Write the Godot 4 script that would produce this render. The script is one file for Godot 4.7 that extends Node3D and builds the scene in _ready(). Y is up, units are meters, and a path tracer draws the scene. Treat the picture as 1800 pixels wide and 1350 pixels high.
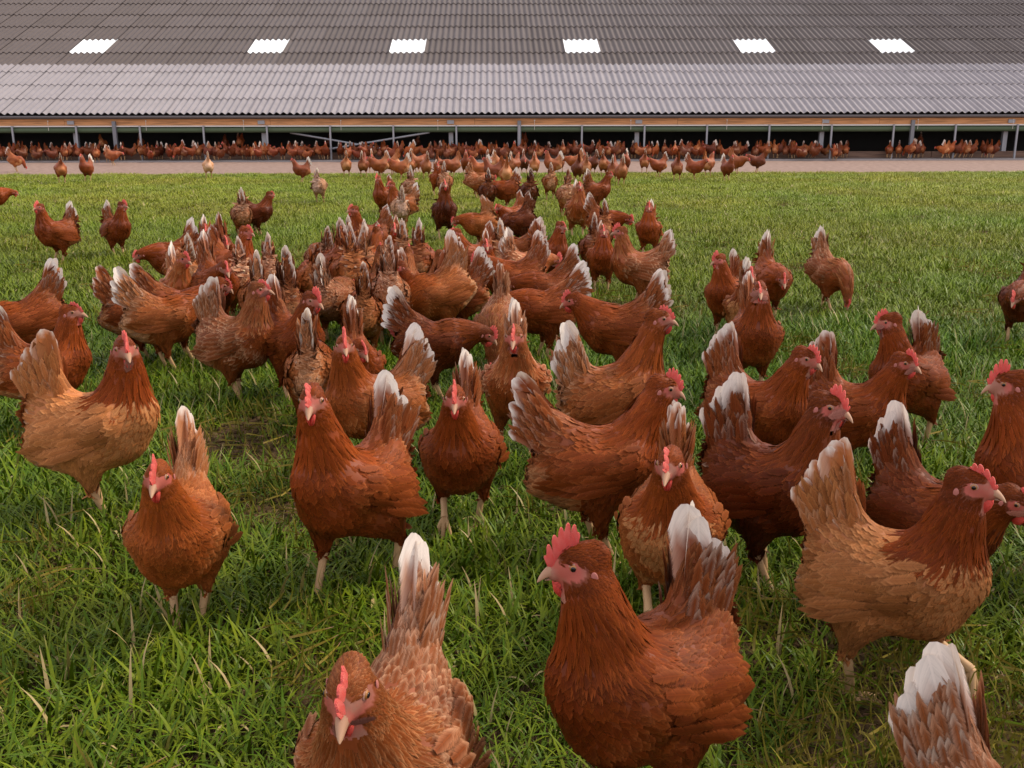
extends Node3D
# A flock of free-range hens on grass in front of a long low barn with a corrugated roof.

const EYE := 0.93          # camera height
const BARN_Z := -24.6      # plane of the barn's front
const SLOPE := 21.0        # roof pitch, degrees
const WAVE := 0.1625        # one corrugation
const EAVE_Y := 1.10

var numbers := {}
var hens: Array = []
var recipes: Array = []
var recipe_of := {}
var built: Array = []
var mat := {}
var shared := {}

# ------------------------------------------------------------------ naming
func numbered(called: String) -> String:
	var k: int = numbers.get(called, 0)
	numbers[called] = k + 1
	return called if k == 0 else "%s_%03d" % [called, k]

func tag(o: Node, label := "", category := "", group := "", kind := "") -> void:
	if label: o.set_meta("label", label)
	if category: o.set_meta("category", category)
	if group: o.set_meta("group", group)
	if kind: o.set_meta("kind", kind)

func thing(called: String, at: Vector3, turn := 0.0) -> Node3D:
	var o := Node3D.new()
	o.name = numbered(called)
	add_child(o, true)
	o.position = at
	o.rotation.y = turn
	return o

func part(called: String, mesh: Mesh, m: Material, parent: Node, at := Transform3D.IDENTITY) -> MeshInstance3D:
	var o := MeshInstance3D.new()
	o.name = called
	o.mesh = mesh
	if m: o.material_override = m
	o.transform = at
	parent.add_child(o, true)
	return o

func structure(called: String, mesh: Mesh, m: Material) -> MeshInstance3D:
	var o := part(called, mesh, m, self)
	tag(o, "", "", "", "structure")
	return o

func box_mesh(sx: float, sy: float, sz: float) -> BoxMesh:
	var b := BoxMesh.new()
	b.size = Vector3(sx, sy, sz)
	return b

func srgb(r: float, g: float, b: float) -> Color:
	return Color(r, g, b).linear_to_srgb()

func plain(c: Color, rough := 0.7, metal := 0.0) -> StandardMaterial3D:
	var m := StandardMaterial3D.new()
	m.albedo_color = c.linear_to_srgb()
	m.roughness = rough
	m.metallic = metal
	return m

func noise_tex(seed_: int, freq: float, stops: Array, size := 512, octaves := 5) -> NoiseTexture2D:
	var n := FastNoiseLite.new()
	n.seed = seed_
	n.frequency = freq
	n.fractal_octaves = octaves
	var g := Gradient.new()
	g.offsets = PackedFloat32Array()
	g.colors = PackedColorArray()
	var offs := PackedFloat32Array()
	var cols := PackedColorArray()
	for s in stops:
		offs.append(s[0])
		cols.append((s[1] as Color).linear_to_srgb())
	g.offsets = offs
	g.colors = cols
	var t := NoiseTexture2D.new()
	t.width = size
	t.height = size
	t.seamless = true
	t.noise = n
	t.color_ramp = g
	return t

func grey(v: float) -> Color:
	return Color(v, v, v)

# ------------------------------------------------------------------ mesh buffer
class Buf:
	var v := PackedVector3Array()
	var n := PackedVector3Array()
	var c := PackedColorArray()
	var t := PackedVector2Array()
	var i := PackedInt32Array()

	func arrays() -> Array:
		var a := []
		a.resize(Mesh.ARRAY_MAX)
		a[Mesh.ARRAY_VERTEX] = v
		a[Mesh.ARRAY_NORMAL] = n
		a[Mesh.ARRAY_COLOR] = c
		a[Mesh.ARRAY_TEX_UV] = t
		a[Mesh.ARRAY_INDEX] = i
		return a

	func put(p: Vector3, nn: Vector3, col: Color, uv := Vector2.ZERO) -> int:
		v.append(p)
		n.append(nn)
		c.append(col)
		t.append(uv)
		return v.size() - 1

	func tri(a: int, b: int, d: int) -> void:
		# clockwise front: the cross product points away from the normal
		var x := (v[b] - v[a]).cross(v[d] - v[a])
		if x.dot(n[a] + n[b] + n[d]) > 0.0:
			i.append(a); i.append(d); i.append(b)
		else:
			i.append(a); i.append(b); i.append(d)

	func quad(a: int, b: int, d: int, e: int) -> void:
		tri(a, b, d)
		tri(a, d, e)

	# one contour feather: four rows of three points, cupped, its tip lifted off the body
	func feather(root: Vector3, along: Vector3, nrm: Vector3, L: float, W: float, curv: float, lift: float, c0: Color, c1: Color, rim: Color, rimk: float, rows := 4) -> void:
		var s := along.cross(nrm)
		var at := v.size()
		for r in rows:
			var u: float = [0.0, 0.4, 0.76, 1.0][r] if rows == 4 else [0.0, 0.62, 1.0][r]
			var w: float = ([0.5, 1.0, 0.86, 0.34][r] if rows == 4 else [0.6, 1.0, 0.42][r]) * W * 0.5
			var x := L * u
			var p := root + along * x + nrm * (-minf(0.002, lift * 0.3) + lift * u - x * x * curv * 0.5)
			var nn := (nrm + along * (x * curv - lift / L * 0.3)).normalized()
			var e := nrm * (w * 0.15)
			var cc := c0.lerp(c1, u)
			var ce := cc.lerp(rim, rimk * (0.35 + 0.65 * u))
			if r == rows - 1:
				cc = ce
			v.append(p - s * w - e); v.append(p + along * (L * 0.07 if r == rows - 1 else 0.0)); v.append(p + s * w - e)
			n.append((nn - s * 0.24).normalized()); n.append(nn); n.append((nn + s * 0.24).normalized())
			c.append(ce); c.append(cc); c.append(ce)
			t.append(Vector2(0.0, u)); t.append(Vector2(0.5, u)); t.append(Vector2(1.0, u))
		for r in rows - 1:
			var a := at + r * 3
			for k in 2:
				i.append(a + k); i.append(a + k + 4); i.append(a + k + 1)
				i.append(a + k); i.append(a + k + 3); i.append(a + k + 4)

	# a round tapering tube along points
	func tube(pts: Array, radii: Array, sides: int, col: Color, cap := true) -> void:
		var m := pts.size()
		var at := v.size()
		var side := Vector3.ZERO
		for k in m:
			var d: Vector3 = (pts[mini(k + 1, m - 1)] - pts[maxi(k - 1, 0)]).normalized()
			if k == 0:
				side = d.cross(Vector3(0.31, 0.2, 0.93)).normalized()
			side = (side - d * side.dot(d)).normalized()
			var up := d.cross(side)
			for q in sides:
				var a := TAU * q / sides
				var o := side * cos(a) + up * sin(a)
				put(pts[k] + o * radii[k], o, col, Vector2(float(q) / sides, float(k) / m))
		for k in m - 1:
			for q in sides:
				var b := at + k * sides
				quad(b + q, b + (q + 1) % sides, b + sides + (q + 1) % sides, b + sides + q)
		if cap:
			for e in 2:
				var b := at + (0 if e == 0 else (m - 1) * sides)
				var d: Vector3 = (pts[0] - pts[1]).normalized() if e == 0 else (pts[m - 1] - pts[m - 2]).normalized()
				var mid := put(pts[0] if e == 0 else pts[m - 1], d, col)
				for q in sides:
					tri(mid, b + q, b + (q + 1) % sides)

	func ball(at_: Vector3, r: Vector3, col: Color, basis := Basis.IDENTITY, rings := 6, sides := 10) -> void:
		var at := v.size()
		for k in rings + 1:
			var a := PI * k / rings
			for q in sides:
				var b := TAU * q / sides
				var o := Vector3(sin(a) * cos(b), cos(a), sin(a) * sin(b))
				put(at_ + basis * (o * r), (basis * (o / r)).normalized(), col, Vector2(float(q) / sides, float(k) / rings))
		for k in rings:
			for q in sides:
				var b := at + k * sides
				quad(b + q, b + (q + 1) % sides, b + sides + (q + 1) % sides, b + sides + q)

	func bar(a: Vector3, b: Vector3) -> void:   # axis-aligned box
		for f in 6:
			var ax := f / 2
			var sg := -1.0 if f % 2 == 0 else 1.0
			var nn := Vector3.ZERO
			nn[ax] = sg
			var p := Vector3.ZERO
			var ids := []
			for q in 4:
				p[ax] = a[ax] if sg < 0 else b[ax]
				var x := (ax + 1) % 3
				var y := (ax + 2) % 3
				p[x] = a[x] if q == 0 or q == 3 else b[x]
				p[y] = a[y] if q < 2 else b[y]
				ids.append(put(p, nn, Color.WHITE, Vector2(p[x], p[y])))
			quad(ids[0], ids[1], ids[2], ids[3])

	func mesh() -> ArrayMesh:
		var m := ArrayMesh.new()
		m.add_surface_from_arrays(Mesh.PRIMITIVE_TRIANGLES, arrays())
		return m

# ------------------------------------------------------------------ the body of a hen as a smooth field of tapered capsules
enum {BACK, BREAST, HACKLE, FLUFF, RUMP, THIGH, HEAD, FACE}

class Shape:
	var A := PackedVector3Array()
	var D := PackedVector3Array()
	var inv := PackedFloat32Array()
	var ra := PackedFloat32Array()
	var dr := PackedFloat32Array()
	var iz := PackedFloat32Array()
	var reg := PackedInt32Array()
	var flow := PackedVector3Array()
	var nb := 0
	var hc := Vector3.ZERO
	var hb := Basis.IDENTITY
	var hbi := Basis.IDENTITY

	func add(a: Vector3, b: Vector3, r0: float, r1: float, zs: float, region: int, fl: Vector3) -> void:
		var k := 1.0 / zs
		a.z *= k
		b.z *= k
		A.append(a)
		D.append(b - a)
		inv.append(1.0 / maxf((b - a).length_squared(), 1e-9))
		ra.append(r0)
		dr.append(r1 - r0)
		iz.append(k)
		reg.append(region)
		flow.append(fl.normalized())

	func d(p: Vector3) -> float:
		var best := 9.0
		for k in nb:
			var q := Vector3(p.x, p.y, p.z * iz[k]) - A[k]
			var h := clampf(q.dot(D[k]) * inv[k], 0.0, 1.0)
			var x := (q - D[k] * h).length() - ra[k] - dr[k] * h
			var m := 0.03 - absf(best - x)
			best = minf(best, x)
			if m > 0.0:
				best -= m * m * 8.33
		var hp := p - hc
		if hp.length_squared() < 0.0081:
			hp = hbi * hp
			for k in range(nb, A.size()):
				var q := Vector3(hp.x, hp.y, hp.z * iz[k]) - A[k]
				var h := clampf(q.dot(D[k]) * inv[k], 0.0, 1.0)
				var x := (q - D[k] * h).length() - ra[k] - dr[k] * h
				var m := 0.012 - absf(best - x)
				best = minf(best, x)
				if m > 0.0:
					best -= m * m * 20.8
		return best

	func grad(p: Vector3) -> Vector3:
		var e := 0.0025
		var a := Vector3(e, -e, -e)
		var b := Vector3(-e, -e, e)
		var c := Vector3(-e, e, -e)
		var g := Vector3(e, e, e)
		return (a * d(p + a) + b * d(p + b) + c * d(p + c) + g * d(p + g)).normalized()

	# [region, flow] at a point of the surface
	func info(p: Vector3) -> Array:
		var f := Vector3.ZERO
		var best := -1.0
		var which := 0
		for k in A.size():
			var pp := p if k < nb else hbi * (p - hc)
			var q := Vector3(pp.x, pp.y, pp.z * iz[k]) - A[k]
			var h := clampf(q.dot(D[k]) * inv[k], 0.0, 1.0)
			var x := (q - D[k] * h).length() - ra[k] - dr[k] * h
			var w := exp(-x * 110.0)
			f += flow[k] * w
			if w > best:
				best = w
				which = reg[k]
		return [which, f.normalized()]

	# surface nets; keep: 0 = all, 1 = outside the ball about the head, 2 = inside it
	func net(lo: Vector3, hi: Vector3, h: float, keep: int) -> Array:
		var nx := int(ceil((hi.x - lo.x) / h / 4.0)) * 4
		var ny := int(ceil((hi.y - lo.y) / h / 4.0)) * 4
		var nz := int(ceil((hi.z - lo.z) / h / 4.0)) * 4
		var sx := (ny + 1) * (nz + 1)
		var sy := nz + 1
		var val := PackedFloat32Array()
		val.resize((nx + 1) * sx)
		val.fill(9.0)
		var cell := PackedInt32Array()
		cell.resize((nx + 1) * sx)
		cell.fill(-1)
		var pos := PackedVector3Array()
		var cells := PackedInt32Array()
		for bi in range(0, nx, 4):
			for bj in range(0, ny, 4):
				for bk in range(0, nz, 4):
					var mid := lo + Vector3(bi + 2, bj + 2, bk + 2) * h
					if absf(d(mid)) > h * 5.2:
						continue
					for i in range(bi, bi + 5):
						for j in range(bj, bj + 5):
							for k in range(bk, bk + 5):
								var at := i * sx + j * sy + k
								if val[at] == 9.0:
									val[at] = d(lo + Vector3(i, j, k) * h)
					for i in range(bi, bi + 4):
						for j in range(bj, bj + 4):
							for k in range(bk, bk + 4):
								var at := i * sx + j * sy + k
								var s := int(val[at] < 0.0) + int(val[at + 1] < 0.0) + int(val[at + sy] < 0.0) + int(val[at + sy + 1] < 0.0) + int(val[at + sx] < 0.0) + int(val[at + sx + 1] < 0.0) + int(val[at + sx + sy] < 0.0) + int(val[at + sx + sy + 1] < 0.0)
								if s == 0 or s == 8:
									continue
								var p := lo + Vector3(i + 0.5, j + 0.5, k + 0.5) * h
								if keep and ((p - hc).length() < 0.047) == (keep == 1) and (keep == 1 or (p - hc).length() > 0.055):
									continue
								cell[at] = pos.size()
								cells.append(at)
								pos.append(p)
		var nrm := PackedVector3Array()
		nrm.resize(pos.size())
		for k in pos.size():
			var g := grad(pos[k])
			pos[k] = pos[k] - g * d(pos[k])
			nrm[k] = g
		var quads := PackedInt32Array()
		for at in cells:
			for ax in 3:
				var st: int = [sx, sy, 1][ax]
				var o1: int = [sy, 1, sx][ax]
				var o2: int = [1, sx, sy][ax]
				if at - o1 - o2 < 0 or (val[at] < 0.0) == (val[at + st] < 0.0):
					continue
				var a := cell[at]
				var b := cell[at - o1]
				var c := cell[at - o1 - o2]
				var e := cell[at - o2]
				if b < 0 or c < 0 or e < 0:
					continue
				quads.append(a); quads.append(b); quads.append(c); quads.append(e)
		return [pos, nrm, quads]

# ------------------------------------------------------------------ plumage
# colours: [base, rim, rim strength] for each region
func plumage(kind: String) -> Dictionary:
	var chest := Color(0.25, 0.073, 0.021)
	var p := {}
	match kind:
		"dark":
			p = {BACK: [Color(0.125, 0.036, 0.014), Color(0.19, 0.07, 0.03), 0.5], BREAST: [Color(0.085, 0.024, 0.010), Color(0.11, 0.035, 0.014), 0.5], HACKLE: [Color(0.17, 0.05, 0.015), Color(0.24, 0.085, 0.025), 0.5],
				FLUFF: [Color(0.11, 0.035, 0.015), Color(0.2, 0.08, 0.035), 0.5], RUMP: [Color(0.16, 0.052, 0.022), Color(0.3, 0.14, 0.07), 0.5], THIGH: [Color(0.08, 0.025, 0.011), Color(0.11, 0.04, 0.018), 0.4]}
		"buff":
			p = {BACK: [Color(0.46, 0.22, 0.095), Color(0.56, 0.31, 0.15), 0.7], BREAST: [Color(0.54, 0.30, 0.145), Color(0.40, 0.17, 0.065), 0.65], HACKLE: [Color(0.22, 0.055, 0.013), Color(0.31, 0.10, 0.025), 0.5],
				FLUFF: [Color(0.50, 0.26, 0.12), Color(0.6, 0.37, 0.2), 0.6], RUMP: [Color(0.44, 0.20, 0.085), Color(0.58, 0.33, 0.16), 0.7], THIGH: [Color(0.46, 0.23, 0.10), Color(0.52, 0.29, 0.14), 0.5]}
		"buffbreast":
			p = {BACK: [Color(0.27, 0.095, 0.033), Color(0.38, 0.17, 0.07), 0.6], BREAST: [Color(0.52, 0.30, 0.15), Color(0.34, 0.13, 0.05), 0.6], HACKLE: [Color(0.24, 0.068, 0.018), Color(0.31, 0.10, 0.03), 0.5],
				FLUFF: [Color(0.34, 0.15, 0.06), Color(0.45, 0.25, 0.12), 0.5], RUMP: [Color(0.30, 0.115, 0.045), Color(0.45, 0.23, 0.11), 0.7], THIGH: [Color(0.32, 0.13, 0.05), Color(0.4, 0.19, 0.08), 0.5]}
		"laced":
			p = {BACK: [Color(0.28, 0.095, 0.035), Color(0.60, 0.40, 0.26), 0.75], BREAST: [Color(0.25, 0.078, 0.024), Color(0.33, 0.13, 0.05), 0.5], HACKLE: [Color(0.28, 0.09, 0.028), Color(0.52, 0.30, 0.16), 0.6],
				FLUFF: [Color(0.35, 0.16, 0.075), Color(0.58, 0.38, 0.24), 0.6], RUMP: [Color(0.32, 0.13, 0.055), Color(0.65, 0.46, 0.32), 0.8], THIGH: [Color(0.25, 0.085, 0.03), Color(0.4, 0.2, 0.1), 0.5]}
		"pale":
			p = {BACK: [Color(0.52, 0.32, 0.19), Color(0.68, 0.52, 0.38), 0.7], BREAST: [Color(0.5, 0.31, 0.18), Color(0.6, 0.42, 0.28), 0.5], HACKLE: [Color(0.52, 0.32, 0.19), Color(0.65, 0.48, 0.34), 0.5],
				FLUFF: [Color(0.62, 0.46, 0.33), Color(0.72, 0.6, 0.48), 0.6], RUMP: [Color(0.58, 0.40, 0.27), Color(0.72, 0.6, 0.48), 0.8], THIGH: [Color(0.5, 0.33, 0.2), Color(0.6, 0.45, 0.3), 0.5]}
		"tawny":
			p = {BACK: [Color(0.33, 0.12, 0.042), Color(0.46, 0.22, 0.10), 0.6], BREAST: [Color(0.28, 0.088, 0.026), Color(0.36, 0.14, 0.05), 0.5], HACKLE: [Color(0.30, 0.088, 0.022), Color(0.38, 0.14, 0.04), 0.5],
				FLUFF: [Color(0.50, 0.28, 0.15), Color(0.66, 0.46, 0.3), 0.6], RUMP: [Color(0.40, 0.18, 0.08), Color(0.62, 0.40, 0.25), 0.75], THIGH: [Color(0.28, 0.095, 0.032), Color(0.38, 0.17, 0.07), 0.5]}
		_:
			p = {BACK: [Color(0.235, 0.07, 0.023), Color(0.34, 0.13, 0.05), 0.55], BREAST: [Color(0.20, 0.055, 0.017), Color(0.25, 0.08, 0.026), 0.5], HACKLE: [Color(0.25, 0.066, 0.016), Color(0.33, 0.11, 0.03), 0.5],
				FLUFF: [Color(0.37, 0.17, 0.08), Color(0.55, 0.35, 0.2), 0.6], RUMP: [Color(0.26, 0.085, 0.032), Color(0.46, 0.24, 0.13), 0.65], THIGH: [Color(0.19, 0.055, 0.019), Color(0.26, 0.09, 0.035), 0.45]}
	for q in p:
		for w in 2:
			var c: Color = p[q][w]
			p[q][w] = Color(c.r * 1.13, c.g * (0.77 + 0.24 * c.g), c.b * (0.50 + 0.8 * c.b))
	p[HEAD] = [p[HACKLE][0] * 0.8, p[HACKLE][1] * 0.8, 0.4]
	p[FACE] = [Color(0.50, 0.20, 0.15), Color(0.5, 0.2, 0.15), 0.0]
	return p

# joints of a pose: body pitch, three steps of the neck, head pitch (degrees), tail angle
func pose_of(s: String) -> Array:
	match s:
		"alert": return [9.0, Vector2(0.015, 0.060), Vector2(0.007, 0.048), Vector2(0.008, 0.028), -10.0]
		"proud": return [14.0, Vector2(0.022, 0.064), Vector2(0.018, 0.058), Vector2(0.014, 0.032), -8.0]
		"mid": return [3.0, Vector2(0.026, 0.054), Vector2(0.018, 0.044), Vector2(0.014, 0.024), -14.0]
		"low": return [-1.0, Vector2(0.042, 0.026), Vector2(0.030, 0.022), Vector2(0.022, 0.010), -28.0]
		"forward": return [-5.0, Vector2(0.055, 0.004), Vector2(0.042, -0.004), Vector2(0.026, -0.006), -30.0]
		"peck": return [-17.0, Vector2(0.05, -0.045), Vector2(0.026, -0.062), Vector2(0.012, -0.05), -68.0]
	return [9.0, Vector2(0.015, 0.060), Vector2(0.007, 0.048), Vector2(0.008, 0.028), -10.0]

# foot and hock of each leg (hen's frame, z to its right), and how far the toes hang
func legs_of(s: String) -> Array:
	match s:
		"stride": return [[Vector3(0.085, 0.0, 0.036), Vector3(0.045, 0.105, 0.046), 0.0], [Vector3(-0.075, 0.0, -0.036), Vector3(-0.085, 0.105, -0.046), 0.0]]
		"lift": return [[Vector3(0.1, 0.075, 0.034), Vector3(0.035, 0.125, 0.046), 1.0], [Vector3(-0.045, 0.0, -0.03), Vector3(-0.055, 0.1, -0.044), 0.0]]
		"lift_left": return [[Vector3(-0.045, 0.0, 0.03), Vector3(-0.055, 0.1, 0.044), 0.0], [Vector3(0.135, 0.075, -0.034), Vector3(0.065, 0.122, -0.046), 1.0]]
		"together": return [[Vector3(0.02, 0.0, 0.022), Vector3(-0.015, 0.098, 0.034), 0.0], [Vector3(-0.01, 0.0, -0.02), Vector3(-0.03, 0.098, -0.034), 0.0]]
	return [[Vector3(0.025, 0.0, 0.042), Vector3(-0.01, 0.1, 0.046), 0.0], [Vector3(0.0, 0.0, -0.042), Vector3(-0.025, 0.1, -0.046), 0.0]]

func hen_shape(r: Dictionary) -> Dictionary:
	var ps := pose_of(r.pose)
	var S := Shape.new()
	var O := Vector3(0, 0.236, 0)
	var bb := Basis(Vector3(0, 0, 1), deg_to_rad(ps[0]))
	var fat: float = r.fat
	S.add(O + bb * Vector3(-0.05, 0.004, 0), O + bb * Vector3(0.045, 0.0, 0), 0.080 * fat, 0.084 * fat, 0.92, BACK, bb * Vector3(-1, -0.12, 0))
	S.add(O + bb * Vector3(0.055, -0.004, 0), O + bb * Vector3(0.09, 0.018, 0), 0.080 * fat, 0.064, 0.95, BREAST, bb * Vector3(-0.55, -0.85, 0))
	S.add(O + bb * Vector3(-0.04, -0.04, 0), O + bb * Vector3(0.04, -0.034, 0), 0.060, 0.062, 1.0, BREAST, bb * Vector3(-1, -0.25, 0))
	S.add(O + bb * Vector3(-0.06, 0.018, 0), O + bb * Vector3(-0.088, 0.04, 0), 0.072 * fat, 0.056, 0.9, RUMP, bb * Vector3(-1, 0.35, 0))
	S.add(O + bb * Vector3(-0.055, -0.034, 0), O + bb * Vector3(-0.114, -0.024, 0), 0.066, 0.052, 1.02, FLUFF, bb * Vector3(-1, -0.1, 0))
	# tail column
	var ta := deg_to_rad(r.tail)
	var td := Vector3(-cos(ta), sin(ta), 0)
	var t0 := O + bb * Vector3(-0.078, 0.045, 0)
	S.add(t0, t0 + td * 0.145, 0.060, 0.017, 0.66, RUMP, td + Vector3(-0.1, 0, 0))
	# wings lie on the flanks
	for s in [-1.0, 1.0]:
		S.add(O + bb * Vector3(0.055, 0.018, 0.058 * s), O + bb * Vector3(-0.085, 0.012, 0.052 * s), 0.038, 0.02, 1.0, BACK, bb * Vector3(-1, -0.2, 0))
	# thighs
	for L in legs_of(r.legs):
		var K: Vector3 = L[1]
		var sgn := signf(K.z)
		S.add(O + bb * Vector3(clampf(K.x, -0.05, 0.04), -0.045, 0.04 * sgn), K + Vector3(0.004, 0.006, 0), 0.05, 0.0165, 1.0, THIGH, (K - O) + Vector3(0, -0.08, 0))
	# neck
	var n0 := O + bb * Vector3(0.08, 0.045, 0)
	var yaw := deg_to_rad(r.yaw)
	var side := Vector3(0, 0, -sin(yaw))
	var n1 := n0 + Vector3(ps[1].x, ps[1].y, 0) + side * 0.006
	var n2 := n1 + Vector3(ps[2].x, ps[2].y, 0) + side * 0.012
	var hc := n2 + Vector3(ps[3].x * (0.4 + 0.6 * cos(yaw)), ps[3].y, 0) + side * 0.012
	var dn := (n0 - n1).normalized()
	S.add(n0, n1, 0.060, 0.039, 0.95, HACKLE, dn + Vector3(-0.35, -0.1, 0))
	S.add(n1, n2, 0.039, 0.0275, 0.92, HACKLE, (n1 - n2).normalized() + Vector3(-0.12, 0, 0))
	S.add(n2, hc - (hc - n2) * 0.15, 0.0275, 0.0215, 0.9, HACKLE, (n2 - hc).normalized() + Vector3(-0.1, 0, 0))
	S.nb = S.A.size()
	S.hc = hc
	S.hb = Basis(Vector3.UP, yaw) * Basis(Vector3(0, 0, 1), deg_to_rad(ps[4] + r.nod))
	S.hbi = S.hb.inverse()
	var back := S.hb * Vector3(-1, -0.25, 0)
	S.add(Vector3(-0.013, 0.004, 0), Vector3(0.008, 0.004, 0), 0.0235, 0.0225, 0.78, HEAD, back)
	S.add(Vector3(0.006, -0.001, 0), Vector3(0.033, -0.0055, 0), 0.019, 0.0112, 0.82, FACE, back)
	S.add(Vector3(-0.008, -0.014, 0), Vector3(0.012, -0.013, 0), 0.0165, 0.0115, 0.82, FACE, back)
	return {"S": S, "O": O, "bb": bb, "t0": t0, "td": td, "ta": ta}

func shade(c: Color, k: float) -> Color:
	return Color(c.r * k, c.g * k, c.b * k)

# everything of one hen that differs from the next, as arrays (runs in a worker thread)
func build_hen(idx: int) -> void:
	var r: Dictionary = recipes[idx]
	var rng := RandomNumberGenerator.new()
	rng.seed = 77 + idx * 131
	var H := hen_shape(r)
	var S: Shape = H.S
	var O: Vector3 = H.O
	var bb: Basis = H.bb
	var pal := plumage(r.pal)
	var lod: int = r.lod
	var fine := r.fine as bool
	var cell: float = [0.0136, 0.0215, 0.026][lod]
	if fine: cell = 0.0105
	if r.get("distant", false): cell = 0.026
	var lo := Vector3(-0.24, 0.07, -0.115)
	var hi := Vector3(0.27, 0.47, 0.115)
	var patch := FastNoiseLite.new()
	patch.seed = idx * 7 + 3
	patch.frequency = 16.0
	var body := Buf.new()
	var plume := Buf.new()
	var ground_tone := (0.86 + 0.36 * rng.randf()) if lod == 0 else (0.95 + 0.5 * rng.randf())
	var passes := [[S.net(lo, hi, cell, 0 if lod == 2 else 1), cell, false]]
	if lod < 2:
		var hcell := (0.0034 if fine else 0.0046) if lod == 0 else 0.008
		var b := Vector3(0.06, 0.06, 0.06)
		passes.append([S.net(S.hc - b, S.hc + b, hcell, 2), hcell, true])
	for ps in passes:
		var pos: PackedVector3Array = ps[0][0]
		var nrm: PackedVector3Array = ps[0][1]
		var quads: PackedInt32Array = ps[0][2]
		var sp: float = ps[1]
		var at := body.v.size()
		for k in pos.size():
			var p := pos[k]
			var g := nrm[k]
			var inf := S.info(p)
			var reg: int = inf[0]
			var bare := false
			var hp := S.hbi * (p - S.hc)
			if ps[2] or lod == 2 and hp.length() < 0.05:
				# bare skin of the face, feathers on the crown, cheek and nape
				bare = pow((hp.x - 0.016) / 0.020, 2.0) + pow((hp.y - 0.0005) / 0.0125, 2.0) < 1.0 + 0.35 * patch.get_noise_3dv(p * 9.0)
				if hp.x > 0.0265: bare = true
				if not bare: reg = HEAD if hp.length() < 0.04 else HACKLE
			var e: Array = pal[FACE] if bare else pal[reg]
			var nz := patch.get_noise_3dv(p)
			var col: Color = e[0]
			var tone := ground_tone * (1.0 + 0.35 * nz)
			if bare:
				col = Color(0.29, 0.10, 0.066).lerp(Color(0.35, 0.15, 0.10), smoothstep(0.0, 0.03, hp.x)).lerp(Color(0.46, 0.07, 0.05), clampf(0.25 - nz * 1.5 + (0.3 if hp.y > 0.005 and hp.x > 0.02 else 0.0), 0.0, 0.6))
				tone = 1.0
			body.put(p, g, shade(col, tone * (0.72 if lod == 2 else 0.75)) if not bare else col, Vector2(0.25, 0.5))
			if bare or lod == 2:
				continue
			var f: Vector3 = inf[1]
			if reg == RUMP and ((p - H.t0).dot(H.td) > (0.125 if lod == 0 else 0.075) or g.dot(H.td) > 0.55 and (p - H.t0).dot(H.td) > 0.1):
				continue
			f = f - g * f.dot(g)
			if f.length() < 0.05:
				continue
			f = f.normalized()
			var big: float = [1.1, 1.45, 1.0][lod]
			if fine: big = 1.0
			if lod == 1 and cell > 0.025: big = 1.7
			var L := 0.034
			var W := 0.023
			var curv := 6.0
			var lift := 0.0034
			if lod == 1: lift = 0.0022
			var times := 1
			match reg:
				BREAST:
					L = 0.032; W = 0.024; lift = 0.0028
				HACKLE:
					L = 0.052; W = 0.0105; curv = 2.0; lift = 0.004; times = 3 if fine else (2 if lod == 0 else 1)
				FLUFF:
					L = 0.036; W = 0.017; curv = 7.0; lift = 0.006
				RUMP:
					L = 0.046; W = 0.018; curv = 2.5; lift = 0.004
				THIGH:
					L = 0.026; W = 0.014; curv = 5.0; lift = 0.002
				HEAD:
					L = 0.010; W = 0.0045; curv = 14.0; lift = 0.0012
			if ps[2]:
				if reg == HACKLE:
					L = 0.018; W = 0.005; curv = 8.0; lift = 0.0015
				big = (1.0 if fine else 1.2) if lod == 0 else 1.8
				times = 1
			elif fine:
				L *= 0.93; W *= 0.88
			for m in times:
				var jit := Vector3(rng.randf_range(-0.5, 0.5), rng.randf_range(-0.5, 0.5), rng.randf_range(-0.5, 0.5)) * sp
				jit -= g * jit.dot(g)
				var ff := (f + f.cross(g) * rng.randf_range(-0.22, 0.22)).normalized()
				var kk := tone * rng.randf_range(0.78, 1.2)
				var c0 := shade(e[0], kk)
				var rim := shade(e[1], kk)
				var rk: float = e[2] * rng.randf_range(0.7, 1.7)
				if (reg == RUMP or reg == FLUFF) and rng.randf() < r.flecks * 1.6:
					rim = Color(0.58, 0.40, 0.28); rk = 0.8
				var l := L * big * rng.randf_range(0.85, 1.15)
				curv = clampf(2.0 * S.d(p + jit + ff * l) / (l * l), -26.0, 14.0)
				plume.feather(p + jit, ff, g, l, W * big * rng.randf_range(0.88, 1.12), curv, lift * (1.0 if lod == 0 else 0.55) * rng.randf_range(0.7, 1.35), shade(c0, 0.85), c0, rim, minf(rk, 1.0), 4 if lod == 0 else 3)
		for k in range(0, quads.size(), 4):
			body.quad(at + quads[k], at + quads[k + 1], at + quads[k + 2], at + quads[k + 3])
	var ez := 0.03
	for it in 12: ez -= S.d(S.hc + S.hb * Vector3(0.0105, 0.0045, ez)) * 0.8
	var lz := 0.035
	for it in 12: lz -= S.d(S.hc + S.hb * Vector3(-0.0115, -0.0095, lz)) * 0.8
	var out := {"ez": ez, "lz": lz, "body": body.arrays(), "plume": plume.arrays() if lod < 2 else [], "hc": S.hc, "hb": S.hb}
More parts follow.
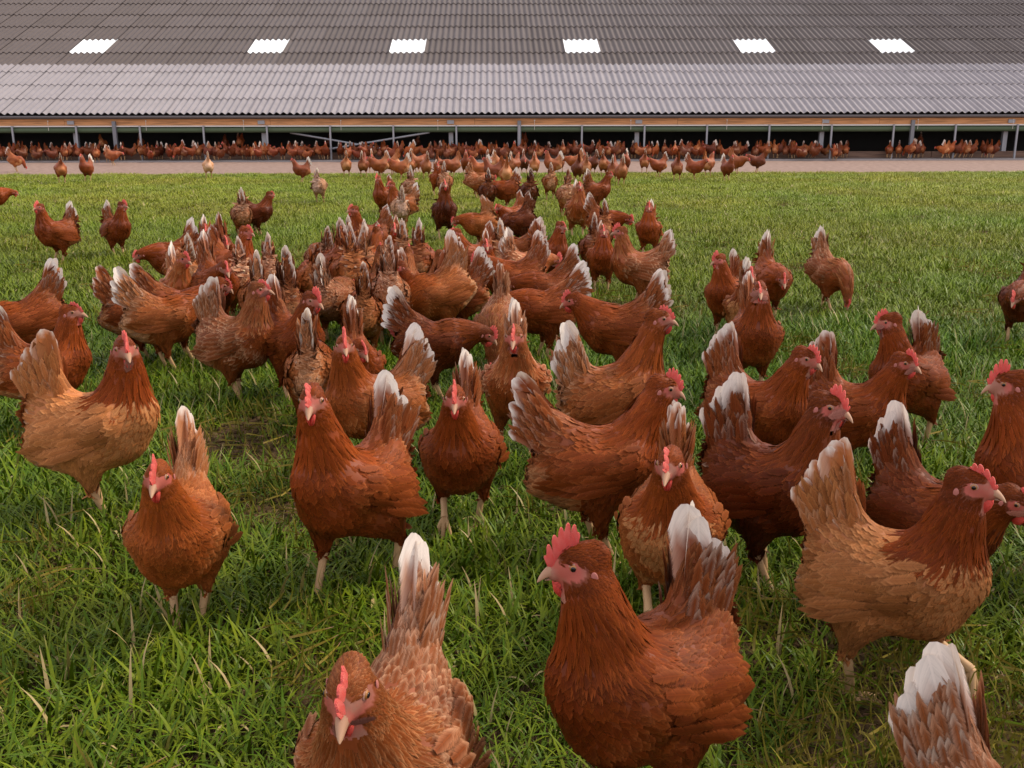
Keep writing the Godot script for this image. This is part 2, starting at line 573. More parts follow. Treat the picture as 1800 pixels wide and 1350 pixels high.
	# wings: rows of coverts, then long flight feathers along the lower edge
	if lod < 2:
		var wings := []
		for s in [-1.0, 1.0]:
			var w := Buf.new()
			var rows := 6
			for row in rows:
				var cnt: int = [13, 13, 12, 11, 10, 8][row] if lod == 0 else [8, 8, 8, 7, 7, 6][row]
				for q in cnt:
					var u := (q + (0.5 if row % 2 else 0.0) + rng.randf_range(-0.15, 0.15)) / cnt
					var yy := 0.054 - 0.0145 * row - 0.012 * sin(u * PI)
					var p := O + bb * Vector3(0.072 - 0.15 * u - 0.004 * row, yy, 0.13 * s)
					for it in 14:
						var dd := S.d(p)
						if dd < 0.003: break
						p.z -= s * minf(dd * 0.8, 0.02)
					if p.z * s < 0.01: continue
					var g := S.grad(p)
					var f := bb * Vector3(-1, -0.18 + 0.1 * u, 0)
					f = (f - g * f.dot(g)).normalized()
					var long := row >= 4
					var e: Array = pal[BACK]
					var kk := ground_tone * rng.randf_range(0.8, 1.15) * (0.92 if long else 1.0)
					var rim := shade(e[1], kk)
					var rk: float = e[2] * (1.0 if not long else 0.8)
					if false:
						rim = Color(0.58, 0.40, 0.28); rk = 0.8
					w.feather(p + g * (0.003 + 0.0012 * row), f, g, (0.08 if long else 0.046) * rng.randf_range(0.85, 1.12), (0.024 if long else 0.024) * (1.0 if lod == 0 else 1.4), 3.2 if long else 3.5, 0.006 if long else 0.0035, shade(e[0], kk * 0.85), shade(e[0], kk), rim, rk)
			wings.append(w.arrays())
		out.wings = wings
	# tail: a folded tent of broad feathers on each side of the column
	var tails := []
	var joined := Buf.new()
	var per: int = [6, 6, 4][lod]
	var kinds := []
	for k in 3:
		var b := Buf.new()
		tail_feather(b, rng, pal, r.white, k, lod)
		kinds.append(b)
	out.kinds = []
	for b in kinds:
		out.kinds.append((b as Buf).arrays())
	for q in per:
		for s in [-1.0, 1.0]:
			var u := float(q) / (per - 1)
			var a: float = H.ta + deg_to_rad(4.0 - (r.spread - 30.0) * 1.15 * u + rng.randf_range(-1.2, 1.2))
			var lean: float = s * (-0.01 + 0.03 * u) * r.tent + rng.randf_range(-0.012, 0.012)
			var dirv := Vector3(-cos(a), sin(a), lean).normalized()
			var nn := (Vector3(0, 0, s) + Vector3(sin(a), cos(a), 0) * (0.62 - 0.25 * u)).normalized()
			nn = (nn - dirv * nn.dot(dirv)).normalized()
			var sz := 1.0 - 0.42 * u + rng.randf_range(-0.03, 0.03)
			var root: Vector3 = H.t0 + (H.td as Vector3) * (0.06 - 0.02 * u) + Vector3(-sin(H.ta), -cos(H.ta), 0) * (-0.012 + 0.058 * u) + Vector3(0, 0, s * (0.006 + 0.014 * u))
			var tr := Transform3D(Basis(dirv * sz, nn.cross(dirv) * s * sz, nn * sz), root)
			tr.basis = Basis(dirv * sz, nn.cross(dirv) * sz, nn * sz)
			var kd := q % 3 if q else 0
			tails.append([kd, tr])
			if lod > 0:
				append_to(joined, kinds[kd], tr)
	# coverts over the roots of the tail
	if lod < 2:
		for q in (130 if lod == 0 else 44):
			var s := -1.0 if q % 2 else 1.0
			var u := rng.randf()
			var a: float = H.ta + deg_to_rad(5.0 - ((r.spread - 30.0) * 1.1 + 8.0) * u)
			var dirv := Vector3(-cos(a), sin(a), s * 0.16).normalized()
			var nn := (Vector3(0, 0, s) + Vector3(sin(a), cos(a), 0) * (0.6 - 0.5 * u)).normalized()
			nn = (nn - dirv * nn.dot(dirv)).normalized()
			var root: Vector3 = H.t0 + (H.td as Vector3) * rng.randf_range(0.01, 0.1) * (1.0 - 0.3 * u) + Vector3(-sin(H.ta), -cos(H.ta), 0) * (0.075 * (u - 0.4)) + Vector3(0, 0, s * rng.randf_range(0.014, 0.026))
			var e: Array = pal[RUMP]
			var kk := ground_tone * rng.randf_range(0.85, 1.2)
			var rim: Color = e[1]
			if rng.randf() < 0.35: rim = rim.lerp(Color(0.78, 0.64, 0.5), r.white)
			plume.feather(root, dirv, nn, rng.randf_range(0.045, 0.075), 0.019 if lod == 0 else 0.03, 0.6, 0.0022, shade(e[0], kk), shade(e[0], kk * 1.1), rim, minf(1.0, e[2] * 0.9), 4 if lod == 0 else 3)
		out.plume = plume.arrays()
	if lod > 0:
		out.tail = joined.arrays()
	out.tails = tails
	out.legs = []
	for L in legs_of(r.legs):
		var b := Buf.new()
		leg(b, L[0], L[1], L[2], lod, rng)
		out.legs.append(b.arrays())
	built[idx] = out

func append_to(to: Buf, from: Buf, tr: Transform3D) -> void:
	var at := to.v.size()
	for k in from.v.size():
		to.v.append(tr * from.v[k])
		to.n.append((tr.basis * from.n[k]).normalized())
	to.c.append_array(from.c)
	to.t.append_array(from.t)
	for k in from.i:
		to.i.append(at + k)

# along +x, faces +z
func tail_feather(b: Buf, rng: RandomNumberGenerator, pal: Dictionary, white: float, kind: int, lod: int) -> void:
	var L := 0.142
	var W := 0.050 - 0.004 * kind
	var rows: int = 12 if lod == 0 else 7
	var cols: int = 7 if lod == 0 else 3
	var e: Array = pal[RUMP]
	var cream := Color(0.96, 0.86, 0.75)
	var brown: Color = e[0]
	var rim: Color = (e[1] as Color).lerp(cream, white * 0.45)
	var at := b.v.size()
	for k in rows:
		var u := sin(float(k) / (rows - 1) * PI * 0.5)
		for q in cols:
			var x := 2.0 * q / (cols - 1) - 1.0
			# rounded end: the outline closes like an ellipse over the last third
			var w := W * 0.5 * (0.4 + 0.6 * smoothstep(0.0, 0.45, u))
			var end := 1.0 - 0.30 * (1.0 - sqrt(maxf(0.0, 1.0 - x * x * 0.98)))
			var ragged := 0.015 * sin(x * 23.0 + kind * 3.0) * u * u
			var tipx := L * u * (end + ragged)
			var z := -0.0035 * x * x + 0.008 * u * u * (0.4 if kind == 1 else -0.3)
			var bend := (0.016 if kind == 2 else 0.007) * u * u
			var p := Vector3(tipx, x * w + bend, z)
			var nn := Vector3(0.05, 0.16 * x, 1.0).normalized()
			# brown web, pale fringe, white towards the end
			var tip := smoothstep(1.02 - 0.5 * white - 0.08 * absf(x), 1.14 - 0.36 * white, u + 0.07 * sin(x * 6.0 + kind * 2.0) + 0.03 * sin(x * 17.0))
			var col := brown.lerp(rim, 0.8 * absf(x) * (0.3 + 0.7 * white))
			col = col.lerp(cream, tip * (0.95 if white > 0.05 else 0.3))
			if kind == 1 and x > 0.3: col = col.lerp(cream, 0.6 * white)
			b.put(p, nn, col, Vector2(0.5 + 0.5 * x, u * 0.98))
	for k in rows - 1:
		for q in cols - 1:
			var a := at + k * cols + q
			b.quad(a, a + 1, a + cols + 1, a + cols)

func leg(b: Buf, F: Vector3, K: Vector3, hang: float, lod: int, rng: RandomNumberGenerator) -> void:
	var skin := Color(0.50, 0.30, 0.145)
	var sides := 8 if lod == 0 else 5
	var top := K + Vector3(0.006, 0.018, 0)
	var A := F + Vector3(0, 0.012, 0)
	b.tube([top, K, K.lerp(A, 0.3), K.lerp(A, 0.75), A], [0.0105, 0.0105, 0.0085, 0.0082, 0.0098], sides, skin)
	if lod == 2: return
	var out := signf(K.z)
	for tdef in [[0.0, 0.058, 1.0], [36.0, 0.048, 1.0], [-36.0, 0.048, 1.0], [172.0, 0.026, 1.0]]:
		var a := deg_to_rad(tdef[0] + out * 6.0)
		var dirv := Vector3(cos(a), 0, sin(a))
		var l: float = tdef[1]
		var drop := hang * 0.8
		var dn := Vector3(dirv.x * (1.0 - drop), -0.012 / l * (1.0 - hang) - hang * 0.75, dirv.z * (1.0 - 0.4 * hang)).normalized()
		var p0 := A
		var p1 := A + dn * l * 0.45 + Vector3(0, 0.002, 0)
		var p2 := p1 + (dn + Vector3(0, -0.1 + 0.16 * (1.0 - hang), 0)).normalized() * l * 0.4
		if hang < 0.5:
			p1.y = maxf(p1.y, F.y + 0.006)
			p2.y = F.y + 0.005
		var p3 := p2 + (dn * 0.8 + Vector3(0, -0.55, 0)).normalized() * l * 0.22
		b.tube([p0, p1, p2, p3], [0.0078, 0.0064, 0.0052, 0.001], 6 if lod == 0 else 4, skin)

# ------------------------------------------------------------------ parts that hens share
func comb_mesh(kind: int) -> ArrayMesh:
	var b := Buf.new()
	var red := Color(0.88, 0.13, 0.10)
	var steps := 40
	var spikes: float = [5.0, 6.0, 5.0][kind]
	var tall: float = [0.033, 0.038, 0.029][kind]
	var flop: float = [0.06, 0.0, 0.25][kind]
	var rows := 6
	for s in [-1.0, 1.0]:
		var at := b.v.size()
		for k in steps + 1:
			var u := float(k) / steps
			var env := pow(sin(PI * clampf(u * 0.86 + 0.07, 0.0, 1.0)), 0.6)
			var ph := fposmod(u * spikes + 0.5, 1.0) - 0.5
			var tooth := 0.55 + 0.45 * sqrt(maxf(0.0, 1.0 - pow(absf(ph) * 2.0, 1.6)))
			if u > 0.9: tooth = lerpf(tooth, 0.8, (u - 0.9) / 0.1)
			var hgt := tall * env * tooth + 0.002
			# the base runs from the bill back over the crown
			var bx := lerpf(0.043, 0.000, u)
			var by := lerpf(-0.001, 0.0245, smoothstep(0.0, 0.8, u))
			for j in rows + 1:
				var v := float(j) / rows
				var edge := minf(1.0, 8.0 * minf(u, 1.0 - u) + 0.2)
				var p := Vector3(bx + hgt * v * (0.22 - 0.62 * u), by + hgt * v * (1.0 - 0.1 * u), s * (0.0046 * (1.0 - v) + 0.0015) * edge + flop * hgt * v * v + 0.0022 * sin(u * 8.0 + kind) * v)
				b.put(p, Vector3(0.0, 0.25 * v, s).normalized(), red.lerp(Color(0.70, 0.06, 0.045), 0.7 * (1.0 - v)).lerp(Color(0.92, 0.36, 0.28), 0.35 * v * (0.5 + 0.5 * sin(u * 31.0 + v * 9.0))))
		for k in steps:
			for j in rows:
				var a := at + k * (rows + 1) + j
				b.quad(a, a + 1, a + rows + 2, a + rows + 1)
	# close the rim between the two sides
	var half := (steps + 1) * (rows + 1)
	for k in steps:
		var a := k * (rows + 1) + rows
		var c := b.v.size()
		for id in [a, a + rows + 1, a + rows + 1 + half, a + half]:
			b.put(b.v[id], Vector3.UP, red)
		b.quad(c, c + 1, c + 2, c + 3)
	return b.mesh()

func wattle_mesh() -> ArrayMesh:
	var b := Buf.new()
	var red := Color(0.88, 0.105, 0.075)
	var rings := 8
	var sides := 10
	var at := 0
	for k in rings + 1:
		var u := float(k) / rings
		var w := 0.0105 * sqrt(maxf(0.0, sin(PI * (0.18 + 0.82 * u)))) if k < rings else 0.0
		var th := 0.0032 * sqrt(maxf(0.0, 1.0 - pow(2.0 * u - 1.0, 4.0))) + 0.0004
		for q in sides:
			var a := TAU * q / sides
			b.put(Vector3(w * cos(a) - 0.004 * u, -0.026 * u, th * sin(a)), Vector3(cos(a) * 0.5, 0.3 - u, sin(a)).normalized(), red)
	for k in rings:
		for q in sides:
			var a := at + k * sides
			b.quad(a + q, a + (q + 1) % sides, a + sides + (q + 1) % sides, a + sides + q)
	return b.mesh()

func beak_mesh() -> ArrayMesh:
	var b := Buf.new()
	var horn := Color(0.36, 0.18, 0.105)
	var rows := 7
	var sides := 10
	for k in rows + 1:
		var u := float(k) / rows
		var r := 0.0106 * pow(1.0 - u, 0.62) + 0.0008
		var mid := Vector3(0.034 + 0.024 * u, -0.0040 - 0.0105 * u * u, 0)
		var col := horn.lerp(Color(0.42, 0.24, 0.14), u)
		for q in sides:
			var a := TAU * q / sides
			var low := sin(a) < 0.0
			b.put(mid + Vector3(0, r * sin(a) * (0.45 if low else 1.0), r * 0.78 * cos(a)), Vector3(0.3, sin(a), cos(a)).normalized(), col)
	for k in rows:
		for q in sides:
			var a := k * sides
			b.quad(a + q, a + (q + 1) % sides, a + sides + (q + 1) % sides, a + sides + q)
	var at := b.v.size()
	for k in 5:
		var u := k / 4.0
		var r := 0.0072 * (1.0 - u * 0.85)
		var mid := Vector3(0.031 + 0.017 * u, -0.0115 - 0.002 * u, 0)
		for q in sides:
			var a := TAU * q / sides
			b.put(mid + Vector3(0, r * 0.55 * sin(a), r * 0.8 * cos(a)), Vector3(0.3, sin(a), cos(a)).normalized(), Color(0.38, 0.21, 0.14))
	for k in 4:
		for q in sides:
			var a := at + k * sides
			b.quad(a + q, a + (q + 1) % sides, a + sides + (q + 1) % sides, a + sides + q)
	return b.mesh()

func ball_mesh(r: Vector3, col: Color, rings := 8, sides := 12) -> ArrayMesh:
	var b := Buf.new()
	b.ball(Vector3.ZERO, r, col, Basis.IDENTITY, rings, sides)
	return b.mesh()

func feather_texture(low: float, fray: float) -> ImageTexture:
	# barbs slanting from the shaft
	var im := Image.create(64, 128, false, Image.FORMAT_RGBA8)
	var rng := RandomNumberGenerator.new()
	rng.seed = 5
	var streak := []
	for k in 512: streak.append(rng.randf())
	for y in 128:
		for x in 64:
			var u := absf(x - 31.5) / 32.0
			var k := int(y * 1.0 + u * 26.0)
			var s: float = 0.5 * streak[(k / 2) % 256] + 0.5 * streak[(k * 2 / 3 + 200) % 512]
			var v := low + (1.0 - low) * s
			if u < 0.05: v = 1.0
			v *= 1.0 - 0.5 * (1.0 - low) * (1.0 - u) * (1.0 - u)
			# barbs part towards the edge and the tip
			var w := y / 127.0
			var e := maxf(u, pow(w, 3.0) * (0.55 + 0.45 * u))
			var a := 1.0 - smoothstep(fray + 0.25 * s, minf(1.0, fray + 0.30 + 0.35 * s), e)
			im.set_pixel(x, y, Color(v, v, v, a))
	return ImageTexture.create_from_image(im)

func hen_materials() -> void:
	var f := StandardMaterial3D.new()
	f.vertex_color_use_as_albedo = true
	f.transparency = BaseMaterial3D.TRANSPARENCY_ALPHA
	f.albedo_texture = feather_texture(0.74, 0.42)
	f.roughness = 0.55
	f.metallic_specular = 0.2
	mat.feather = f
	var t := f.duplicate() as StandardMaterial3D
	t.albedo_texture = feather_texture(0.9, 0.72)
	t.backlight_enabled = true
	t.backlight = Color(0.5, 0.45, 0.4)
	mat.tail = t
	var k := StandardMaterial3D.new()
	k.vertex_color_use_as_albedo = true
	k.roughness = 0.6
	k.metallic_specular = 0.4
	mat.skin = k
	var c := StandardMaterial3D.new()
	c.vertex_color_use_as_albedo = true
	c.roughness = 0.5
	c.subsurf_scatter_enabled = true
	c.subsurf_scatter_strength = 0.15
	c.backlight_enabled = true
	c.backlight = Color(0.7, 0.3, 0.2)
	var n := FastNoiseLite.new()
	n.frequency = 0.09
	var nt := NoiseTexture2D.new()
	nt.width = 128; nt.height = 128; nt.seamless = true
	nt.noise = n
	c.heightmap_enabled = true
	c.heightmap_texture = nt
	c.heightmap_scale = 0.12
	c.uv1_triplanar = true
	c.uv1_scale = Vector3(60, 60, 60)
	mat.comb = c
	var cr := StandardMaterial3D.new()
	cr.vertex_color_use_as_albedo = true
	cr.roughness = 0.95
	cr.metallic_specular = 0.1
	mat.crumb = cr
	mat.eye = plain(Color(0.34, 0.14, 0.03), 0.12)
	mat.pupil = plain(Color(0.006, 0.005, 0.005), 0.08)
	shared.combs = [comb_mesh(0), comb_mesh(1), comb_mesh(2)]
	shared.wattle = wattle_mesh()
	shared.beak = beak_mesh()
	shared.lobe = ball_mesh(Vector3(0.0045, 0.0075, 0.0016), Color(0.44, 0.15, 0.12))
	shared.eye = ball_mesh(Vector3(0.0050, 0.0050, 0.0030), Color.WHITE)
	shared.lid = ball_mesh(Vector3(0.0074, 0.0066, 0.0017), Color(0.40, 0.21, 0.155))
	shared.pupil = ball_mesh(Vector3(0.0034, 0.0034, 0.0014), Color.WHITE)

func surfaces(list: Array) -> ArrayMesh:
	var m := ArrayMesh.new()
	for e in list:
		m.add_surface_from_arrays(Mesh.PRIMITIVE_TRIANGLES, e[0])
		m.surface_set_material(m.get_surface_count() - 1, e[1])
	return m

# ------------------------------------------------------------------ the flock: one call per hen
# x, z: where it stands; turn: which way the body points (0 = to the right, 90 = away); size; yaw: turn of the head
func hen(label: String, x: float, z: float, turn: float, size: float, yaw: float, pose: String, legs: String, pal: String, white: float, tail: float, spread: float, group := "", y := 0.0) -> void:
	var far := sqrt(x * x + z * z)
	var lod := 0 if far < 4.6 else (1 if far < 13.5 else 2)
	var r := {"pose": pose, "legs": legs, "pal": pal, "white": white, "tail": tail, "spread": spread, "yaw": yaw, "lod": lod, "nod": 0.0, "fat": 1.0, "tent": 1.0, "flecks": 0.04, "fine": far < 1.8}
	var n := hens.size()
	if lod == 0:
		r.fat = 0.93 + 0.13 * fposmod(n * 0.618, 1.0)
		r.tent = 0.7 + 0.8 * fposmod(n * 0.381, 1.0)
		r.flecks = 0.02 + 0.10 * fposmod(n * 0.73, 1.0) * fposmod(n * 0.29, 1.0)
		r.nod = 14.0 * (fposmod(n * 0.47, 1.0) - 0.5)
	elif lod == 1:
		r["distant"] = far > 8.0
		r.fat = 0.93 + 0.13 * fposmod(n * 0.618, 1.0)
		r.flecks = 0.02 + 0.08 * fposmod(n * 0.73, 1.0) * fposmod(n * 0.29, 1.0)
		r.nod = 14.0 * (fposmod(n * 0.47, 1.0) - 0.5)
	else:
		r.white = snappedf(white, 0.5)
		r.tail = 66.0
		r.spread = 45.0
		r.yaw = snappedf(yaw, 90.0)
		r.legs = "stand"
	var key := str(r) + (str(n) if lod < 2 else "")
	if not recipe_of.has(key):
		recipe_of[key] = recipes.size()
		recipes.append(r)
	hens.append([label, Vector3(x, y, z), turn, size, recipe_of[key], group, lod])

func build_flock() -> void:
	built.resize(recipes.size())
	var id := WorkerThreadPool.add_group_task(build_hen, recipes.size(), -1, true)
	WorkerThreadPool.wait_for_group_task_completion(id)
	var made := {}
	for k in hens.size():
		var h: Array = hens[k]
		var n: int = h[4]
		var o: Node3D
		if made.has(n):
			o = (made[n] as Node3D).duplicate()
			o.name = numbered("hen")
			add_child(o, true)
			o.position = h[1]
			o.rotation.y = deg_to_rad(h[2])
		else:
			o = thing("hen", h[1], deg_to_rad(h[2]))
			dress(o, built[n], recipes[n], k)
			made[n] = o
		o.scale = Vector3.ONE * h[3]
		for key in ["group"]:
			if o.has_meta(key): o.remove_meta(key)
		tag(o, h[0], "hen", h[5])

# the smallest birds of the far row, too many to set one by one
func crowd() -> void:
	var src := -1
	for k in recipes.size():
		if recipes[k].lod == 2 and recipes[k].pose == "low" and recipes[k].pal == "chestnut": src = k
	if src < 0: return
	var rng := RandomNumberGenerator.new()
	rng.seed = 71
	var mm := MultiMesh.new()
	mm.transform_format = MultiMesh.TRANSFORM_3D
	mm.use_colors = true
	mm.mesh = surfaces([[built[src].body, mat.skin], [built[src].tail, mat.tail]])
	mm.instance_count = 120
	for k in 120:
		var x := rng.randf_range(-13.0, 12.2)
		if x > 8.5: x = rng.randf_range(-13.0, 8.0)
		var z: float = BARN_Z + [0.1, 0.22, 0.4, 0.55][rng.randi() % 4] + rng.randf_range(-0.06, 0.06)
		mm.set_instance_transform(k, Transform3D(Basis(Vector3.UP, rng.randf() * TAU).scaled(Vector3.ONE * rng.randf_range(0.72, 0.92)), Vector3(x, 0.04 if z < BARN_Z + 0.48 else 0.006, z)))
		var t := rng.randf_range(0.55, 1.25)
		mm.set_instance_color(k, Color(t, t * rng.randf_range(0.9, 1.25), t * rng.randf_range(0.9, 1.5)))
	var o := MultiMeshInstance3D.new()
	o.name = "hen_crowd"
	o.multimesh = mm
	add_child(o, true)
	tag(o, "dense crowd of small brown hens packed along the foot of the barn", "hens", "", "stuff")

func dress(o: Node3D, b: Dictionary, r: Dictionary, k: int) -> void:
	var lod: int = r.lod
	var list := [[b.body, mat.skin]]
	if lod < 2: list.append([b.plume, mat.feather])
	part("body", surfaces(list), null, o)
	if lod < 2:
		part("wing", surfaces([[b.wings[0], mat.feather]]), null, o)
		part("wing", surfaces([[b.wings[1], mat.feather]]), null, o)
	if lod == 0:
		var kinds := []
		for a in b.kinds: kinds.append(surfaces([[a, mat.tail]]))
		for t in b.tails: part("tail_feather", kinds[t[0]], null, o, t[1])
	else:
		part("tail", surfaces([[b.tail, mat.tail]]), null, o)
	for a in b.legs: part("leg", surfaces([[a, mat.skin]]), null, o)
	var ht := Transform3D(b.hb, b.hc)
	var cs := 0.68 + 0.36 * fposmod(k * 0.618 + 0.2, 1.0)
	part("comb", shared.combs[k % 3], mat.comb, o, ht * Transform3D(Basis.from_scale(Vector3(0.94, cs, 1.0)), Vector3(0, 0, 0)))
	part("beak", shared.beak, mat.skin, o, ht)
	if lod == 2: return
	for s in [-1.0, 1.0]:
		part("wattle", shared.wattle, mat.comb, o, ht * Transform3D(Basis(Vector3(1, 0, 0), s * 0.22).scaled(Vector3.ONE * (0.85 + 0.3 * cs)), Vector3(0.0295, -0.0150, s * 0.0068)))
		part("earlobe", shared.lobe, mat.skin, o, ht * Transform3D(Basis.IDENTITY, Vector3(-0.0125, -0.0095, s * (b.lz as float + 0.0006))))
		var ey := Transform3D(Basis(Vector3.UP, s * 0.18), Vector3(0.0105, 0.0045, s * (b.ez as float - 0.0013)))
		if lod == 0:
			part("eyelid", shared.lid, mat.skin, o, ht * ey)
			var e := part("eye", shared.eye, mat.eye, o, ht * ey * Transform3D(Basis.IDENTITY, Vector3(0, 0, s * 0.0010)))
			part("pupil", shared.pupil, mat.pupil, e, Transform3D(Basis.IDENTITY, Vector3(0, 0, s * 0.0026)))
		else:
			part("eye", shared.eye, mat.pupil, o, ht * ey)

# ------------------------------------------------------------------ grass
func tuft(seed_: int, blades: int, tall: float, spread: float, segs: int, width: float, yellow := 0.0) -> ArrayMesh:
	var rng := RandomNumberGenerator.new()
	rng.seed = seed_
	var b := Buf.new()
	for k in blades:
		var a := rng.randf() * TAU
		var rr := spread * sqrt(rng.randf())
		var p := Vector3(cos(a) * rr, -0.004, sin(a) * rr)
		var out := rng.randf() * TAU
		var dirv := Vector3(cos(out), 0, sin(out))
		var L := tall * rng.randf_range(0.5, 1.15)
		var lean := rng.randf_range(0.05, 0.75)
		var curl := rng.randf_range(0.3, 1.7) * (1.5 if rng.randf() < 0.3 else 1.0)
		var w := width * rng.randf_range(0.65, 1.2)
		var side := dirv.cross(Vector3.UP)
		var tw := rng.randf_range(-0.8, 0.8)
		var dry := rng.randf()
		var hue := rng.randf()
		var col := Color(0.046, 0.105, 0.006).lerp(Color(0.128, 0.178, 0.010), hue).lerp(Color(0.22, 0.235, 0.02), yellow)
		if dry < 0.012: col = Color(0.34, 0.28, 0.13)
		var ang := lean
		var at := b.v.size()
		for s in segs + 1:
			var u := float(s) / segs
			var hw := w * 0.5 * (1.0 - pow(u, 2.2)) * (0.75 + 0.25 * minf(1.0, u * 4.0)) + 0.0002
			var sd := side.rotated(Vector3.UP, tw * u)
			var tang := dirv * sin(ang) + Vector3.UP * cos(ang)
			var nn := (sd.cross(tang) + Vector3(0, 0.25, 0)).normalized()
			if nn.y < 0.0: nn = -nn
			var cc := col.lerp(Color(0.13, 0.155, 0.03), 0.5 * (1.0 - u) * (1.0 - u))
			if dry > 0.9 and u > 0.85: cc = Color(0.3, 0.25, 0.1)
			b.put(p - sd * hw, nn, cc, Vector2(0, u))
			b.put(p + sd * hw, nn, cc, Vector2(1, u))
			p += tang * (L / segs)
			ang += curl / segs
			if p.y < 0.006 and s > 1: p.y = 0.006
		for s in segs:
			var q := at + s * 2
			b.quad(q, q + 1, q + 3, q + 2)
	return b.mesh()

func grass_field(called: String, label: String, meshes: Array, z0: float, z1: float, step: float, m: Material, bare: FastNoiseLite, scale0: float, rng: RandomNumberGenerator) -> void:
	var sets := []
	for k in meshes: sets.append([[], []])
	var z := z0
	var tone := FastNoiseLite.new()
	tone.seed = 21
	tone.frequency = 0.9
	while z > z1:
		var half := 0.6 * -z + 0.75
		var x := -half
		while x < half:
			var p := Vector3(x + rng.randf_range(-0.6, 0.6) * step, 0.0, z + rng.randf_range(-0.6, 0.6) * step)
			x += step
			var bn := bare.get_noise_2d(p.x, p.z)
			var thin := 0.85 * smoothstep(0.29, 0.48, bn + 0.07 * clampf((p.z + 3.0), -1.0, 1.0))
			if rng.randf() < thin: continue
			# ragged edge where the grass meets the gravel
			if p.z < -18.2 and rng.randf() < (-18.2 - p.z) / (0.5 + 0.35 * tone.get_noise_1d(p.x * 3.0)): continue
			var g := tone.get_noise_2d(p.x, p.z)
			var s := scale0 * rng.randf_range(0.7, 1.25) * (1.0 + 0.35 * g) * (1.0 - 0.45 * thin)
			var q: int = rng.randi() % meshes.size()
			sets[q][0].append(Transform3D(Basis(Vector3.UP, rng.randf() * TAU).scaled(Vector3(s, s * rng.randf_range(0.8, 1.15), s)), p))
			var k := rng.randf_range(0.8, 1.15) * (1.0 + 0.22 * g)
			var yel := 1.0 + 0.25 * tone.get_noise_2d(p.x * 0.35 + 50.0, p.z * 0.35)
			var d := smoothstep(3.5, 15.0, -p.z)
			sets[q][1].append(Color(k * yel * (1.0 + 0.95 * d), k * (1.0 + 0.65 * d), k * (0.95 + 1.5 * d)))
		z -= step
	for k in meshes.size():
		var mm := MultiMesh.new()
		mm.transform_format = MultiMesh.TRANSFORM_3D
		mm.use_colors = true
		mm.mesh = meshes[k]
		mm.instance_count = sets[k][0].size()
		for j in mm.instance_count:
			mm.set_instance_transform(j, sets[k][0][j])
			mm.set_instance_color(j, sets[k][1][j])
		var o := MultiMeshInstance3D.new()
		o.name = numbered(called)
		o.multimesh = mm
		o.material_override = m
		add_child(o, true)
		tag(o, label, "grass", "", "stuff")

# ------------------------------------------------------------------ barn
func sheet_mesh(waves: int, length: float, amp: float) -> ArrayMesh:
	# corrugated: x across, y up (normal), z up the slope; thick enough to show its edge
	var b := Buf.new()
	var per := 8
	var m := waves * per
	var w := waves * WAVE
	var th := 0.010
	for face in 2:
		var at := b.v.size()
		for k in m + 1:
			var u := float(k) / per
			var x := -w * 0.5 + u * WAVE
			var y := amp * cos(u * TAU) - (th if face else 0.0)
			var sl := -amp * sin(u * TAU) * TAU / WAVE
			var nn := Vector3(-sl, 1.0, 0).normalized() * (-1.0 if face else 1.0)
			b.put(Vector3(x, y, 0), nn, Color.WHITE, Vector2(x, 0))
			b.put(Vector3(x, y, -length), nn, Color.WHITE, Vector2(x, length))
		for k in m:
			var a := at + k * 2
			b.quad(a, a + 2, a + 3, a + 1)
	var at := b.v.size()
	for k in m + 1:
		var u := float(k) / per
		var x := -w * 0.5 + u * WAVE
		var y := amp * cos(u * TAU)
		b.put(Vector3(x, y, 0), Vector3(0, 0, 1), Color.WHITE, Vector2(x, y))
		b.put(Vector3(x, y - th, 0), Vector3(0, 0, 1), Color.WHITE, Vector2(x, y))
	for k in m:
		var a := at + k * 2
		b.quad(a, a + 2, a + 3, a + 1)
	return b.mesh()

func roof_material(c: Color, seed_: int, rough: float) -> StandardMaterial3D:
	var m := StandardMaterial3D.new()
	m.albedo_texture = noise_tex(seed_, 0.012, [[0.0, shade(c, 0.82)], [0.5, c], [1.0, shade(c, 1.14)]], 512, 6)
	m.uv1_triplanar = true
	m.uv1_world_triplanar = true
	m.uv1_scale = Vector3(0.45, 0.45, 0.45)
	m.roughness = rough
	m.metallic_specular = 0.35
	return m

